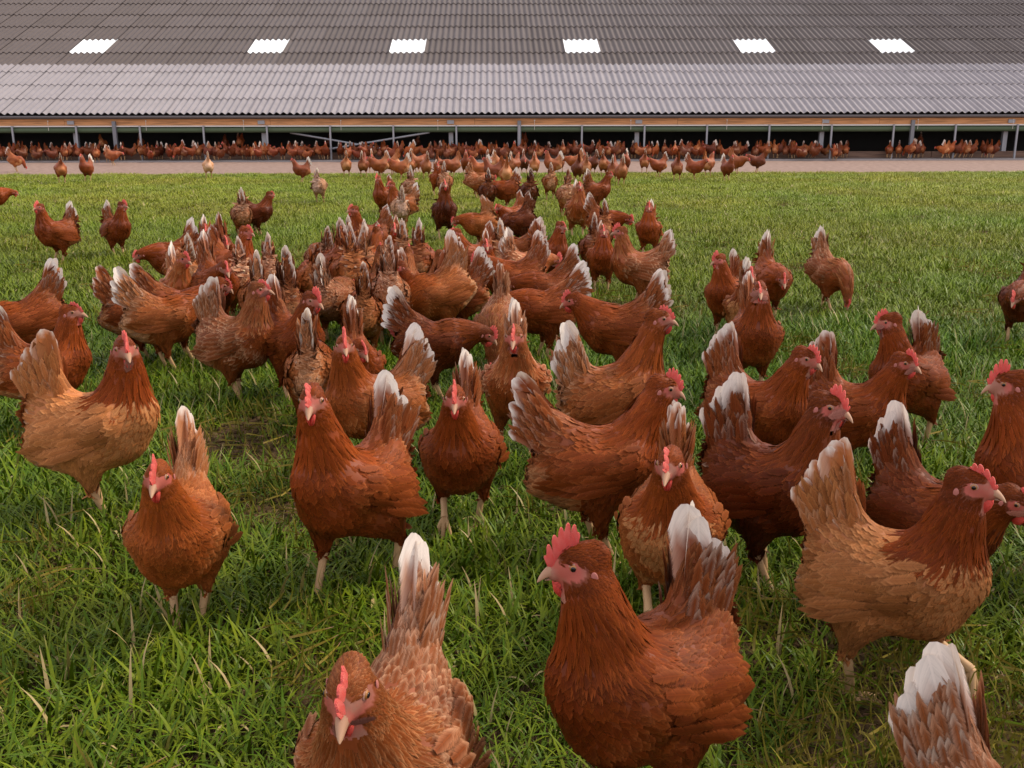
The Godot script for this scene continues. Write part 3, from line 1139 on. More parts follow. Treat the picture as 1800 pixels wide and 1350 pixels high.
func build_barn() -> void:
	var barn := thing("barn", Vector3(0, 0, BARN_Z))
	tag(barn, "long low poultry barn with corrugated grey roofs, six white skylights and a dark open front", "barn")
	var a := deg_to_rad(SLOPE)
	var up := Vector3(0, sin(a), -cos(a))
	var tilt := Basis(Vector3(1, 0, 0), a)
	var W := 6 * WAVE
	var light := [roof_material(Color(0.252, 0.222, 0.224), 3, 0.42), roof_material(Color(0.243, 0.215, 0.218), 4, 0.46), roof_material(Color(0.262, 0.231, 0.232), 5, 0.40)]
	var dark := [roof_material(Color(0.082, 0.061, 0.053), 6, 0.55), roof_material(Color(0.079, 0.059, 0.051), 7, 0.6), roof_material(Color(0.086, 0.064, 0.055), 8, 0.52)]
	var white := plain(Color(0.93, 0.94, 0.92), 0.35)
	var s0 := sheet_mesh(6, 1.12, 0.025)
	var s1 := sheet_mesh(6, 1.32, 0.024)
	var rng := RandomNumberGenerator.new()
	rng.seed = 9
	var x0 := -2.4 - 18 * W
	# lower, lighter roof: four courses, each lapped over the one below
	for row in 4:
		var s: float = [0.0, 1.0, 2.0, 3.0][row]
		for k in 42:
			var p := Vector3(x0 + k * W + rng.randf_range(-0.003, 0.003), EAVE_Y + 0.022, 0) + up * s
			if row < 3:
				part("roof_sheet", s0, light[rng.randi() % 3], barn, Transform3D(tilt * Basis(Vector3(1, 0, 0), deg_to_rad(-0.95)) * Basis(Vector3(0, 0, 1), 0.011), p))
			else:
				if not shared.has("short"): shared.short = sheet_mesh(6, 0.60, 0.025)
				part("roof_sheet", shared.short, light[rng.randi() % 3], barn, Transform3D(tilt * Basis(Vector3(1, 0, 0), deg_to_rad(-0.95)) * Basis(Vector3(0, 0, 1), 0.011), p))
	# upper, darker roof
	var base := Vector3(0, EAVE_Y - 0.012, 0)
	var starts := [3.48, 4.70, 5.92, 7.15, 8.38, 9.61]
	for row in 6:
		for k in 42:
			var p: Vector3 = Vector3(x0 + k * W + rng.randf_range(-0.003, 0.003), 0, 0) + base + up * starts[row]
			var is_window: bool = row == 1 and k in [9, 14, 18, 23, 28, 32]
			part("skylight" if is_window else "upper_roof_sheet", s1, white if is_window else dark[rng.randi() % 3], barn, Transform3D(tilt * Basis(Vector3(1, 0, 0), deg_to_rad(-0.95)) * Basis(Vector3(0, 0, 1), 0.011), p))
	var more := Buf.new()
	var tmp := Buf.new()
	var src := s1.surface_get_arrays(0)
	tmp.v = src[Mesh.ARRAY_VERTEX]; tmp.n = src[Mesh.ARRAY_NORMAL]; tmp.c = src[Mesh.ARRAY_COLOR]; tmp.t = src[Mesh.ARRAY_TEX_UV]; tmp.i = src[Mesh.ARRAY_INDEX]
	for row in 4:
		for k in 42:
			append_to(more, tmp, Transform3D(tilt * Basis(Vector3(1, 0, 0), deg_to_rad(-0.95)) * Basis(Vector3(0, 0, 1), 0.011), Vector3(x0 + k * W, 0, 0) + base + up * (10.84 + 1.23 * row)))
	var rest := part("upper_roof_ridge_sheets", more.mesh(), dark[0], barn)
	tag(rest, "", "", "", "stuff")
	var ridge := base + up * 15.8
	# the far slope, gables and walls close the building
	var xl := x0 - W * 0.5
	var xr := x0 + 41.5 * W
	var wood := wood_material(Color(0.58, 0.28, 0.115), 31)
	var board := wood_material(Color(0.17, 0.095, 0.062), 32)
	var steel := plain(Color(0.33, 0.33, 0.35), 0.45, 0.35)
	var steel_dark := plain(Color(0.20, 0.20, 0.215), 0.5, 0.3)
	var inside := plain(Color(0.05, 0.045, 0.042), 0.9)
	var far_slope := Buf.new()
	far_slope.bar(Vector3(xl, -0.03, -15.0), Vector3(xr, 0.03, 0.0))
	part("far_roof_slope", far_slope.mesh(), dark[0], barn, Transform3D(Basis(Vector3(1, 0, 0), -a), ridge))
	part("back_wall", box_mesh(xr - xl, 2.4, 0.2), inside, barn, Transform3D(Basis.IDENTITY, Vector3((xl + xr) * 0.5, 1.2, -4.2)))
	for e in [xl + 0.1, xr - 0.1]:
		var gable := Buf.new()
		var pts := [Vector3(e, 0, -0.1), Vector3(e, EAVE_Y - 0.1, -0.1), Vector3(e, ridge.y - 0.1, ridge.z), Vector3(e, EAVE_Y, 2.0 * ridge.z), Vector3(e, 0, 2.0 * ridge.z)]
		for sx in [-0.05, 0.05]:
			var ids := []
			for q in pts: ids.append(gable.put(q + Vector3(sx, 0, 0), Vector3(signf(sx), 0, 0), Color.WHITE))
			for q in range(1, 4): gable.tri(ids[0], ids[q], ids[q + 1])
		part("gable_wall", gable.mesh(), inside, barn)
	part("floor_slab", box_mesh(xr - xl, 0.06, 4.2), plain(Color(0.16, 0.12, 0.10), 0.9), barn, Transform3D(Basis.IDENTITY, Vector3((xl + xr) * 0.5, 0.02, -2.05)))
	part("concrete_strip", box_mesh(xr - xl, 0.05, 0.35), plain(Color(0.30, 0.27, 0.26), 0.85), barn, Transform3D(Basis.IDENTITY, Vector3((xl + xr) * 0.5, 0.012, 0.32)))
	# front: gutter, beam, white rail, rolled green curtain, kick board
	var gut := Buf.new()
	var prof := []
	for q in 9:
		var an := PI * q / 8.0
		prof.append(Vector2(0.055 + 0.055 * cos(an), -0.065 * sin(an)))
	for k in 2:
		for q in 9:
			var an := PI * q / 8.0
			gut.put(Vector3(xl if k == 0 else xr, prof[q].y, prof[q].x), Vector3(0, -sin(an), cos(an)), Color.WHITE)
	for q in 8: gut.quad(q, q + 1, q + 10, q + 9)
	part("gutter", gut.mesh(), steel_dark, barn, Transform3D(Basis.IDENTITY, Vector3(0, EAVE_Y - 0.035, 0.02)))
	var cx := (xl + xr) * 0.5
	var step := 4.87
	var gx := -10.2
	var bays := 0
	var xb := gx - 2 * step
	while xb < xr - 1.0:
		var xe := minf(xb + step, xr)
		part("wooden_beam", box_mesh(xe - xb - 0.006, 0.15, 0.06), wood, barn, Transform3D(Basis.IDENTITY, Vector3((xb + xe) * 0.5, EAVE_Y - 0.185, -0.05)))
		xb += step
	part("white_rail", box_mesh(xr - xl, 0.028, 0.05), plain(Color(0.72, 0.68, 0.64), 0.5), barn, Transform3D(Basis.IDENTITY, Vector3(cx, EAVE_Y - 0.275, -0.02)))
	var curtain := Buf.new()
	curtain.tube([Vector3(xl, 0, 0), Vector3(0, 0, 0), Vector3(xr, 0, 0)], [0.07, 0.07, 0.07], 14, Color.WHITE)
	part("rolled_curtain", curtain.mesh(), plain(Color(0.085, 0.125, 0.065), 0.75), barn, Transform3D(Basis.IDENTITY, Vector3(0, EAVE_Y - 0.36, -0.085)))
	for k in 9:
		var xa := -18.0 + k * 4.1
		part("kick_board", box_mesh(4.085, 0.2, 0.035), board, barn, Transform3D(Basis.IDENTITY, Vector3(xa + 2.05, 0.10, -0.22)))
	# posts: a thin one every 1.5 m, a stout one by every third, tall ones up to the gutter
	for k in 24:
		var x := -15.93 + k * 1.503
		part("thin_post", box_mesh(0.04, 0.84, 0.04), steel, barn, Transform3D(Basis.IDENTITY, Vector3(x, 0.42, 0.035)))
	for k in 7:
		var x := -14.56 + k * 4.505
		part("square_post", box_mesh(0.105, 0.74, 0.105), steel, barn, Transform3D(Basis.IDENTITY, Vector3(x + 0.005, 0.37, -0.10 - 0.16)))
		part("post_bracket", box_mesh(0.16, 0.085, 0.03), steel, barn, Transform3D(Basis.IDENTITY, Vector3(x + 0.01, EAVE_Y - 0.19, 0.0)))
	for x in [-9.02, 0.605, 10.08]:
		part("tall_post", box_mesh(0.085, 0.94, 0.085), steel_dark, barn, Transform3D(Basis.IDENTITY, Vector3(x, 0.47, 0.01)))
	var braces := [[Vector3(-4.9, 0.67, -0.16), Vector3(-1.95, 0.16, -0.16)], [Vector3(-4.75, 0.16, -0.10), Vector3(-1.55, 0.67, -0.10)]]
	for e in braces:
		var b := Buf.new()
		b.tube([e[0], e[1]], [0.026, 0.026], 8, Color.WHITE)
		part("cross_brace", b.mesh(), steel, barn)
	var knob := ball_mesh(Vector3(0.018, 0.018, 0.018), Color.WHITE, 6, 8)
	var cream := plain(Color(0.75, 0.68, 0.6), 0.5)
	for k in 14:
		var x := -15.2 + k * 2.31
		var kn := part("knob", knob, cream, barn, Transform3D(Basis.IDENTITY, Vector3(x, EAVE_Y - 0.155, 0.0)))
		part("cord", box_mesh(0.007, 0.2, 0.007), cream, kn, Transform3D(Basis.IDENTITY, Vector3(0, -0.12, 0.012)))

func wood_material(c: Color, seed_: int) -> StandardMaterial3D:
	var m := StandardMaterial3D.new()
	m.albedo_texture = noise_tex(seed_, 0.02, [[0.0, shade(c, 0.6)], [0.5, c], [1.0, shade(c, 1.3)]], 256, 5)
	m.uv1_triplanar = true
	m.uv1_scale = Vector3(0.25, 4.0, 4.0)
	m.roughness = 0.75
	return m

# ------------------------------------------------------------------ scene
func _ready() -> void:
	var cam := Camera3D.new()
	cam.name = "camera"
	cam.position = Vector3(0, EYE, 0)
	cam.rotation_degrees = Vector3(-14.8, -0.98, -0.1)
	cam.fov = 42.2
	cam.near = 0.05
	cam.far = 400.0
	add_child(cam)
	cam.current = true
	var env := Environment.new()
	env.background_mode = Environment.BG_SKY
	var sm := ProceduralSkyMaterial.new()
	sm.sky_top_color = Color(0.71, 0.71, 0.75)
	sm.sky_horizon_color = Color(0.77, 0.755, 0.755)
	sm.sky_curve = 0.15
	sm.ground_bottom_color = Color(0.28, 0.28, 0.22)
	sm.ground_horizon_color = Color(0.5, 0.48, 0.44)
	var sky := Sky.new()
	sky.sky_material = sm
	env.sky = sky
	env.tonemap_mode = Environment.TONE_MAPPER_LINEAR
	env.tonemap_exposure = 2.35
	env.sdfgi_enabled = true
	env.ssao_enabled = true
	env.ssil_enabled = true
	var we := WorldEnvironment.new()
	we.name = "environment"
	we.environment = env
	add_child(we)
	var sun := DirectionalLight3D.new()
	sun.name = "sun"
	sun.light_energy = 0.5
	sun.light_color = Color(1.0, 0.95, 0.88)
	sun.light_angular_distance = 10.0
	sun.shadow_enabled = true
	sun.rotation_degrees = Vector3(-46, 112, 0)
	add_child(sun)

	# ground
	var soil := StandardMaterial3D.new()
	soil.albedo_texture = noise_tex(1, 0.02, [[0.0, Color(0.022, 0.013, 0.007)], [0.4, Color(0.070, 0.043, 0.022)], [0.55, Color(0.10, 0.063, 0.034)], [0.7, Color(0.055, 0.042, 0.015)], [1.0, Color(0.17, 0.115, 0.066)]], 1024, 7)
	soil.uv1_triplanar = true
	soil.uv1_world_triplanar = true
	soil.uv1_scale = Vector3(1.7, 1.7, 1.7)
	soil.roughness = 0.95
	soil.metallic_specular = 0.08
	soil.heightmap_enabled = true
	var hn := FastNoiseLite.new()
	hn.frequency = 0.03
	var ht := NoiseTexture2D.new()
	ht.width = 512; ht.height = 512; ht.seamless = true; ht.noise = hn
	soil.heightmap_texture = ht
	soil.heightmap_scale = 2.0
	var pm := PlaneMesh.new()
	pm.size = Vector2(500, 500)
	structure("ground", pm, soil)
	var gravel := StandardMaterial3D.new()
	gravel.albedo_texture = noise_tex(2, 0.018, [[0.0, Color(0.15, 0.09, 0.064)], [0.5, Color(0.225, 0.142, 0.105)], [1.0, Color(0.32, 0.215, 0.17)]], 1024, 8)
	gravel.uv1_triplanar = true
	gravel.uv1_world_triplanar = true
	gravel.uv1_scale = Vector3(0.35, 0.35, 0.35)
	gravel.roughness = 0.95
	var gp := PlaneMesh.new()
	gp.size = Vector2(70, 6.4)
	var go := structure("gravel_path", gp, gravel)
	go.position = Vector3(0, 0.006, -21.45)

	build_barn()

	hen_materials()
	var t := Time.get_ticks_msec()
	place_hens()
	build_flock()
	crowd()
	print("hens %d, recipes %d, %d ms" % [hens.size(), recipes.size(), Time.get_ticks_msec() - t])

	# grass
	var gm := StandardMaterial3D.new()
	gm.vertex_color_use_as_albedo = true
	gm.roughness = 0.42
	gm.metallic_specular = 0.22
	gm.backlight_enabled = true
	gm.backlight = Color(0.35, 0.42, 0.15)
	var bare := FastNoiseLite.new()
	bare.seed = 12
	bare.frequency = 1.3
	bare.fractal_octaves = 3
	var rng := RandomNumberGenerator.new()
	rng.seed = 4
	var near := []
	for k in 6: near.append(tuft(100 + k, 17, 0.08, 0.05, 5, 0.0052))
	var mid := []
	for k in 5: mid.append(tuft(200 + k, 24, 0.07, 0.08, 3, 0.0056, 0.28))
	var far := []
	for k in 4: far.append(tuft(300 + k, 44, 0.058, 0.13, 3, 0.0062, 0.28))
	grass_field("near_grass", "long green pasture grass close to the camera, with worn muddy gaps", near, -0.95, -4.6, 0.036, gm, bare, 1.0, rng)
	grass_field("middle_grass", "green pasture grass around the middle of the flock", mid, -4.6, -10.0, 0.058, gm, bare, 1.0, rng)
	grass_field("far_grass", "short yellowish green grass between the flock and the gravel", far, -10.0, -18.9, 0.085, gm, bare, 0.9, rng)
	# crumbs of soil and dry blades on the worn patches
	var clod := Buf.new()
	clod.ball(Vector3.ZERO, Vector3(0.011, 0.007, 0.009), Color(0.105, 0.066, 0.035), Basis.IDENTITY, 5, 7)
	for k in clod.v.size(): clod.v[k] *= 1.0 + 0.3 * sin(clod.v[k].x * 700.0 + clod.v[k].z * 500.0)
	var straw := tuft(400, 6, 0.07, 0.06, 4, 0.0035)
	for e in [[clod.mesh(), "soil_crumbs", "brown crumbs of soil on the worn patches", "soil"], [straw, "dry_grass", "dry straw coloured blades lying on the worn patches", "grass"]]:
		var dry: bool = e[1] == "dry_grass"
		var at: Array = []
		for k in (26000 if dry else 90000):
			var z := -1.0 - 7.0 * pow(rng.randf(), 1.6)
			var p := Vector3((0.6 * -z + 0.5) * rng.randf_range(-1.0, 1.0), 0.002, z)
			if bare.get_noise_2d(p.x, p.z) + 0.07 * clampf(p.z + 3.0, -1.0, 1.0) < 0.29: continue
			var lie := Basis(Vector3(1, 0, 0), 1.35) if dry else Basis.IDENTITY
			at.append(Transform3D(Basis(Vector3.UP, rng.randf() * TAU) * lie * Basis.from_scale(Vector3.ONE * rng.randf_range(0.3, 1.3)), p + Vector3(0, 0.008 if dry else 0.0, 0)))
		var mm := MultiMesh.new()
		mm.transform_format = MultiMesh.TRANSFORM_3D
		mm.use_colors = true
		mm.mesh = e[0]
		mm.instance_count = at.size()
		for j in at.size():
			mm.set_instance_transform(j, at[j])
			mm.set_instance_color(j, Color(2.2, 1.2, 3.0) * rng.randf_range(0.5, 1.1) if dry and rng.randf() < 0.8 else Color.WHITE * rng.randf_range(0.6, 1.3))
		var o := MultiMeshInstance3D.new()
		o.name = e[1]
		o.multimesh = mm
		o.material_override = gm if dry else mat.crumb
		add_child(o, true)
		tag(o, e[2], e[3], "", "stuff")
	print("total %d ms" % (Time.get_ticks_msec() - t))

func place_hens() -> void:
	hen("laced chestnut hen at the bottom edge left of centre, facing the camera with bowed head", -0.125, -1.011, 258, 0.94, 7, "mid", "stand", "laced", 0.75, 67, 34, "flock of hens on the grass")
	hen("big chestnut hen at the bottom centre, facing the camera with head turned left", 0.191, -1.142, 215, 0.97, -34, "alert", "stand", "chestnut", 0.80, 88, 36, "flock of hens on the grass")
	hen("pale buff hen striding right at the right side, one foot raised and fan tail up", 0.638, -1.457, 323, 0.93, -1, "alert", "lift_left", "buff", 0.28, 76, 40, "flock of hens on the grass")
	hen("chestnut hen cut off at the bottom right corner, only its white edged tail showing", 0.523, -0.816, 306, 0.88, -8, "mid", "stand", "laced", 0.90, 71, 30, "flock of hens on the grass")
	hen("tawny hen walking towards the camera at the lower left, feet crossing on bare soil", -0.577, -1.702, 274, 0.87, 1, "mid", "together", "tawny", 0.35, 71, 40, "flock of hens on the grass")
	hen("tall chestnut hen left of centre, head up, white tail tip behind its shoulder", -0.284, -1.869, 234, 0.96, 37, "proud", "stride", "chestnut", 0.75, 75, 40, "flock of hens on the grass")
	hen("chestnut hen running straight at the camera in the middle with one foot lifted", -0.076, -2.151, 264, 0.89, 6, "mid", "lift", "chestnut", 0.50, 80, 30, "flock of hens on the grass")
	hen("chestnut hen crossing to the right in the middle, rounded cream tail at its left", 0.225, -2.008, 5, 0.95, -3, "mid", "stand", "chestnut", 0.35, 50, 40, "flock of hens on the grass")
	hen("hen with pale mottled breast walking at the camera, right of centre", 0.322, -1.693, 257, 0.92, -6, "mid", "lift", "buffbreast", 0.30, 94, 30, "flock of hens on the grass")
	hen("dark brown hen with upright red comb standing right of centre", 0.552, -1.862, 321, 0.95, 4, "alert", "together", "dark", 0.80, 84, 36, "flock of hens on the grass")
	hen("buff hen with dark neck at the left, side on with face to the camera", -0.944, -2.255, 1, 1.00, -63, "alert", "together", "buff", 0.20, 85, 40, "flock of hens on the grass")
	hen("hen with long chestnut neck at the right edge looking left, large red wattles", 1.117, -1.856, 166, 0.99, -17, "alert", "stand", "chestnut", 0.60, 78, 40, "flock of hens on the grass")
	hen("dark hen behind the big buff hen, its low head at the right edge", 0.825, -1.738, 302, 0.85, 8, "low", "stand", "dark", 0.85, 73, 30, "flock of hens on the grass")
	hen("chestnut hen facing right in the right hand group, broad cream tail, red wattles", 0.668, -2.447, 320, 0.90, 2, "mid", "stand", "chestnut", 0.50, 81, 36, "flock of hens on the grass")
	hen("glossy chestnut hen facing right, between two others in the right hand group", 0.922, -2.459, 330, 0.85, -11, "mid", "stand", "chestnut", 0.35, 82, 36, "flock of hens on the grass")
	hen("chestnut hen at the back of the right hand group with head turned left", 1.176, -2.729, 217, 0.91, -50, "alert", "stride", "chestnut", 0.75, 103, 28, "flock of hens on the grass")
	hen("long necked orange chestnut hen facing right with a fanned white tail, centre", 0.314, -2.534, 11, 0.95, -14, "proud", "stand", "tawny", 0.95, 68, 34, "flock of hens on the grass")
	hen("chestnut hen walking left with lowered head and red comb, right of centre", 0.434, -3.457, 166, 0.93, 9, "low", "stand", "chestnut", 0.60, 58, 44, "flock of hens on the grass")
	hen("laced hen facing the camera in the centre, tail standing straight behind its head", 0.056, -2.710, 269, 0.93, -6, "mid", "stand", "laced", 0.55, 84, 30, "flock of hens on the grass")
	hen("tawny hen with white speckled back, body to the right and head towards the camera", -0.315, -2.525, 207, 0.89, 76, "alert", "stand", "tawny", 0.90, 68, 44, "flock of hens on the grass")
	hen("chestnut hen bending its head down between two taller hens left of centre", -0.431, -2.993, 280, 0.85, 28, "low", "stand", "chestnut", 0.50, 91, 36, "flock of hens on the grass")
	hen("upright tawny hen with white breast patches, head turned right, left of centre", -0.869, -3.282, 343, 0.92, 16, "alert", "together", "laced", 0.45, 89, 36, "flock of hens on the grass")
	hen("dark chestnut hen facing right with bright red wattles, left of centre", -0.681, -3.285, 311, 0.91, 19, "mid", "stand", "chestnut", 0.50, 76, 36, "flock of hens on the grass")
	hen("chestnut hen at the left edge with raised head and red wattles", -1.368, -2.965, 17, 0.87, -12, "alert", "stand", "chestnut", 0.50, 71, 44, "flock of hens on the grass")
	hen("brown backed hen at the left edge bending away, its white tail pointing up", -1.746, -3.689, 209, 0.89, 6, "peck", "stand", "chestnut", 0.75, 66, 36, "flock of hens on the grass")
	hen("tawny hen with fluffy pale rear and blunt white tail, left of the flock", -1.250, -3.715, 29, 0.90, -6, "forward", "stand", "tawny", 0.85, 56, 44, "flock of hens on the grass")
	hen("low chestnut hen facing right with a red comb, behind the pale rumped hen", -1.232, -3.899, 16, 0.90, -9, "low", "stand", "chestnut", 0.40, 49, 40, "flock of hens on the grass")
	hen("brown hen mostly hidden behind the pale rumped hen, its dull tail at the left", -1.401, -3.878, 30, 0.85, -4, "forward", "stand", "chestnut", 0.20, 60, 40, "flock of hens on the grass")
	hen("dark brown hen stretching right with a wide brown and white fan tail, centre", -0.204, -3.312, 4, 0.85, -9, "forward", "stand", "dark", 0.85, 57, 60, "flock of hens on the grass")
	hen("chestnut hen bent down feeding in the centre, tail tip pointing at the sky", 0.015, -3.637, 261, 0.86, 1, "peck", "stand", "laced", 0.15, 94, 30, "flock of hens on the grass")
	hen("chestnut hen facing left with a huge fanned white tail, centre of the flock", 0.192, -3.869, 184, 0.88, 9, "forward", "stand", "chestnut", 0.95, 50, 66, "flock of hens on the grass")
	hen("chestnut hen bending left behind the hen with the fanned white tail", 0.233, -4.408, 195, 0.85, 2, "forward", "stand", "chestnut", 0.55, 59, 36, "flock of hens on the grass")
	hen("light necked hen with laced feathers looking right, above the dark stretching hen", -0.311, -4.318, 20, 0.85, 2, "alert", "stand", "laced", 0.40, 72, 40, "flock of hens on the grass")
	hen("hen seen from behind with a pure white tail spike, middle of the flock", -0.408, -4.517, 87, 0.85, -2, "mid", "stand", "laced", 0.95, 62, 30, "flock of hens on the grass")
	hen("hen seen from behind with head raised, brown nape towards the camera", -0.505, -4.442, 98, 0.85, 0, "alert", "stand", "laced", 0.30, 62, 40, "flock of hens on the grass")
	hen("pale brown hen seen from behind, pointed tail up, left of the laced fan tail", -0.519, -3.858, 102, 0.85, 0, "forward", "stand", "buffbreast", 0.35, 79, 30, "flock of hens on the grass")
	hen("hen hidden behind the tall chestnut hen, only a white tail spike in view", -0.553, -2.926, 95, 0.85, -4, "forward", "stand", "tawny", 0.90, 70, 26, "flock of hens on the grass")
	hen("tawny hen from behind with a ragged white tail tip, left middle of the flock", -0.684, -4.202, 73, 0.85, -2, "forward", "stand", "laced", 0.95, 62, 34, "flock of hens on the grass")
	hen("dark chestnut hen facing left with an open rounded pale fan tail, centre", -0.166, -4.262, 186, 0.85, 2, "forward", "stand", "chestnut", 0.70, 68, 54, "flock of hens on the grass")
	hen("hen from behind with a curled white tail, behind the light necked hen", -0.218, -4.763, 98, 0.85, 0, "forward", "stand", "tawny", 0.95, 80, 34, "flock of hens on the grass")
	hen("large hen with speckled dark back facing right, pale ruffled tail, upper centre", 0.154, -5.091, 27, 0.86, -9, "forward", "stand", "laced", 0.85, 70, 44, "flock of hens on the grass")
	hen("chestnut hen facing the camera with red comb, upper centre of the flock", -0.042, -4.990, 271, 0.85, 4, "mid", "stand", "chestnut", 0.30, 78, 36, "flock of hens on the grass")
	hen("chestnut hen facing left with raised head, upper centre of the flock", -0.111, -5.474, 209, 0.85, -3, "mid", "stand", "chestnut", 0.30, 72, 36, "flock of hens on the grass")
	hen("pale brown hen from behind with an upright white tail, upper centre", 0.019, -5.582, 99, 0.85, 0, "forward", "stand", "tawny", 0.90, 90, 30, "flock of hens on the grass")
	hen("tawny hen facing left with white ruffled tail feathers at its right", 0.136, -5.810, 160, 0.85, 3, "forward", "stand", "buffbreast", 0.95, 58, 50, "flock of hens on the grass")
	hen("slim chestnut hen looking right, to the right of the speckled backed hen", 0.308, -5.640, 313, 0.85, 9, "alert", "stand", "chestnut", 0.30, 72, 36, "flock of hens on the grass")
	hen("chestnut hen side on facing left, bright comb and cream tail, alone at right of centre", 0.721, -4.983, 170, 0.92, 3, "alert", "stand", "laced", 0.45, 57, 40, "flock of hens on the grass")
	hen("dark fronted hen facing the camera beside the side on chestnut hen", 0.591, -5.466, 269, 0.85, -3, "alert", "stand", "chestnut", 0.30, 78, 36, "flock of hens on the grass")
	hen("hen from behind with a dull tail, next to the dark fronted hen", 0.587, -5.928, 86, 0.85, 0, "forward", "stand", "chestnut", 0.50, 82, 30, "flock of hens on the grass")
	hen("upright chestnut hen facing the camera alone on the grass, right of the flock", 1.065, -6.882, 254, 0.87, 10, "alert", "stand", "chestnut", 0.55, 80, 30, "flock of hens on the grass")
	hen("upright tawny hen facing the camera, upper right of the flock", 0.670, -8.092, 273, 1.02, -0, "alert", "stand", "laced", 0.60, 78, 30, "flock of hens on the grass")
	hen("chestnut hen leaning right to feed, upper right of the flock", 0.815, -7.360, 328, 0.90, 3, "forward", "stand", "chestnut", 0.50, 61, 40, "flock of hens on the grass")
	hen("hen from behind feeding, pointed tail, under the leaning hen", 0.738, -6.851, 93, 0.85, 1, "peck", "stand", "chestnut", 0.50, 87, 30, "flock of hens on the grass")
	hen("tall dark hen facing the camera with stretched neck, top centre of the flock", -0.402, -8.040, 278, 0.99, 1, "proud", "stand", "dark", 0.20, 78, 36, "flock of hens on the grass")
	hen("brown hen facing left with lowered head, top centre of the flock", -0.113, -7.387, 197, 0.85, -10, "forward", "stand", "tawny", 0.20, 98, 40, "flock of hens on the grass")
	hen("chestnut hen looking down left, behind the dark speckled hen", 0.127, -7.763, 226, 0.87, 8, "low", "stand", "chestnut", 0.30, 71, 40, "flock of hens on the grass")
	hen("dark speckled hen bent down feeding, top centre of the flock", 0.177, -7.509, 198, 0.85, 1, "peck", "stand", "dark", 0.20, 73, 40, "flock of hens on the grass")
	hen("chestnut hen looking left with raised head, upper left of the flock", -0.811, -6.420, 210, 0.91, 2, "alert", "stand", "chestnut", 0.30, 62, 40, "flock of hens on the grass")
	hen("dark hen facing the camera head on with tall comb, upper left of the flock", -0.622, -5.359, 277, 0.87, -0, "alert", "stand", "dark", 0.20, 78, 36, "flock of hens on the grass")
	hen("chestnut hen facing the camera behind the dark head on hen", -0.569, -5.788, 273, 0.85, 2, "mid", "stand", "chestnut", 0.20, 78, 36, "flock of hens on the grass")
	hen("tawny hen from behind with white topped tail, upper middle of the flock", -0.534, -5.638, 104, 0.85, 2, "forward", "stand", "tawny", 0.85, 79, 34, "flock of hens on the grass")
	hen("tawny hen from behind with a broad pale tail, upper left of the flock", -0.853, -5.802, 104, 0.85, -1, "forward", "stand", "buffbreast", 0.80, 84, 34, "flock of hens on the grass")
	hen("slim brown tail and back of a hen from behind, upper left of the flock", -0.721, -5.549, 96, 0.85, -0, "forward", "stand", "laced", 0.45, 89, 26, "flock of hens on the grass")
	hen("hen from behind with a forked brown tail, left end of the upper flock", -0.949, -5.460, 116, 0.85, 4, "forward", "stand", "laced", 0.50, 57, 36, "flock of hens on the grass")
	hen("brown hen from behind with a dull rounded tail, left side of the flock", -0.874, -4.768, 110, 0.85, 0, "forward", "stand", "buffbreast", 0.15, 52, 40, "flock of hens on the grass")
	hen("pale hen from behind with a round white rump, top of the flock", -0.826, -8.826, 104, 0.85, 1, "forward", "stand", "pale", 0.95, 60, 40, "flock of hens on the grass")
	hen("chestnut hen with a red comb peering left from behind the white spike tail", -0.308, -4.184, 218, 0.85, -4, "mid", "stand", "chestnut", 0.20, 62, 36, "flock of hens on the grass")
	hen("tan tailed hen from behind in the thick of the flock, left of the brown nape", -0.699, -4.779, 104, 0.97, 0, "forward", "stand", "buffbreast", 0.50, 88, 30, "flock of hens on the grass")
	hen("tan hen from behind beside the brown naped hen", -0.624, -5.004, 79, 0.95, 0, "mid", "stand", "tawny", 0.70, 82, 34, "flock of hens on the grass")
	hen("rusty hen from behind with a cream tail, centre of the flock", -0.383, -5.163, 88, 0.94, 0, "forward", "stand", "chestnut", 0.80, 86, 34, "flock of hens on the grass")
	hen("laced rump of a hen just left of the dark stretching hen", -0.435, -4.122, 94, 0.99, 0, "forward", "stand", "laced", 0.40, 84, 34, "flock of hens on the grass")
	hen("feeding hen from behind at the left side of the main flock", -0.783, -4.929, 121, 0.96, 0, "peck", "stand", "chestnut", 0.50, 86, 34, "flock of hens on the grass")
	hen("rusty hen facing left, just behind the huge white fan tail", 0.092, -4.598, 185, 0.93, 0, "low", "stand", "chestnut", 0.50, 70, 40, "flock of hens on the grass")
	hen("rusty hen from behind, between the two upright hens left of centre", -0.823, -3.843, 112, 0.98, 0, "forward", "stand", "chestnut", 0.60, 82, 34, "flock of hens on the grass")
	hen("tan hen feeding behind the dark stretching hen", -0.239, -4.141, 203, 0.98, 0, "peck", "stand", "tawny", 0.60, 82, 34, "flock of hens on the grass")
	hen("hen facing the camera with pale ruffled tail behind its head, left cluster", -1.424, -4.466, 294, 0.86, 44, "mid", "stand", "laced", 0.90, 68, 50, "flock of hens on the grass")
	hen("chestnut hen bending left with a rounded white tail, back of the left cluster", -1.770, -5.507, 218, 0.88, -1, "forward", "stand", "chestnut", 0.80, 62, 36, "flock of hens on the grass")
	hen("hen with a wide cream fan tail seen from behind, left cluster", -1.584, -5.055, 124, 0.85, 4, "forward", "stand", "tawny", 0.75, 63, 50, "flock of hens on the grass")
	hen("chestnut hen facing the camera with tall comb, right of the left cluster", -1.242, -4.399, 302, 0.96, 2, "low", "stand", "chestnut", 0.50, 78, 36, "flock of hens on the grass")
	hen("chestnut hen facing the camera at the back of the left cluster", -1.590, -5.533, 287, 0.91, -1, "mid", "stand", "chestnut", 0.50, 78, 36, "flock of hens on the grass")
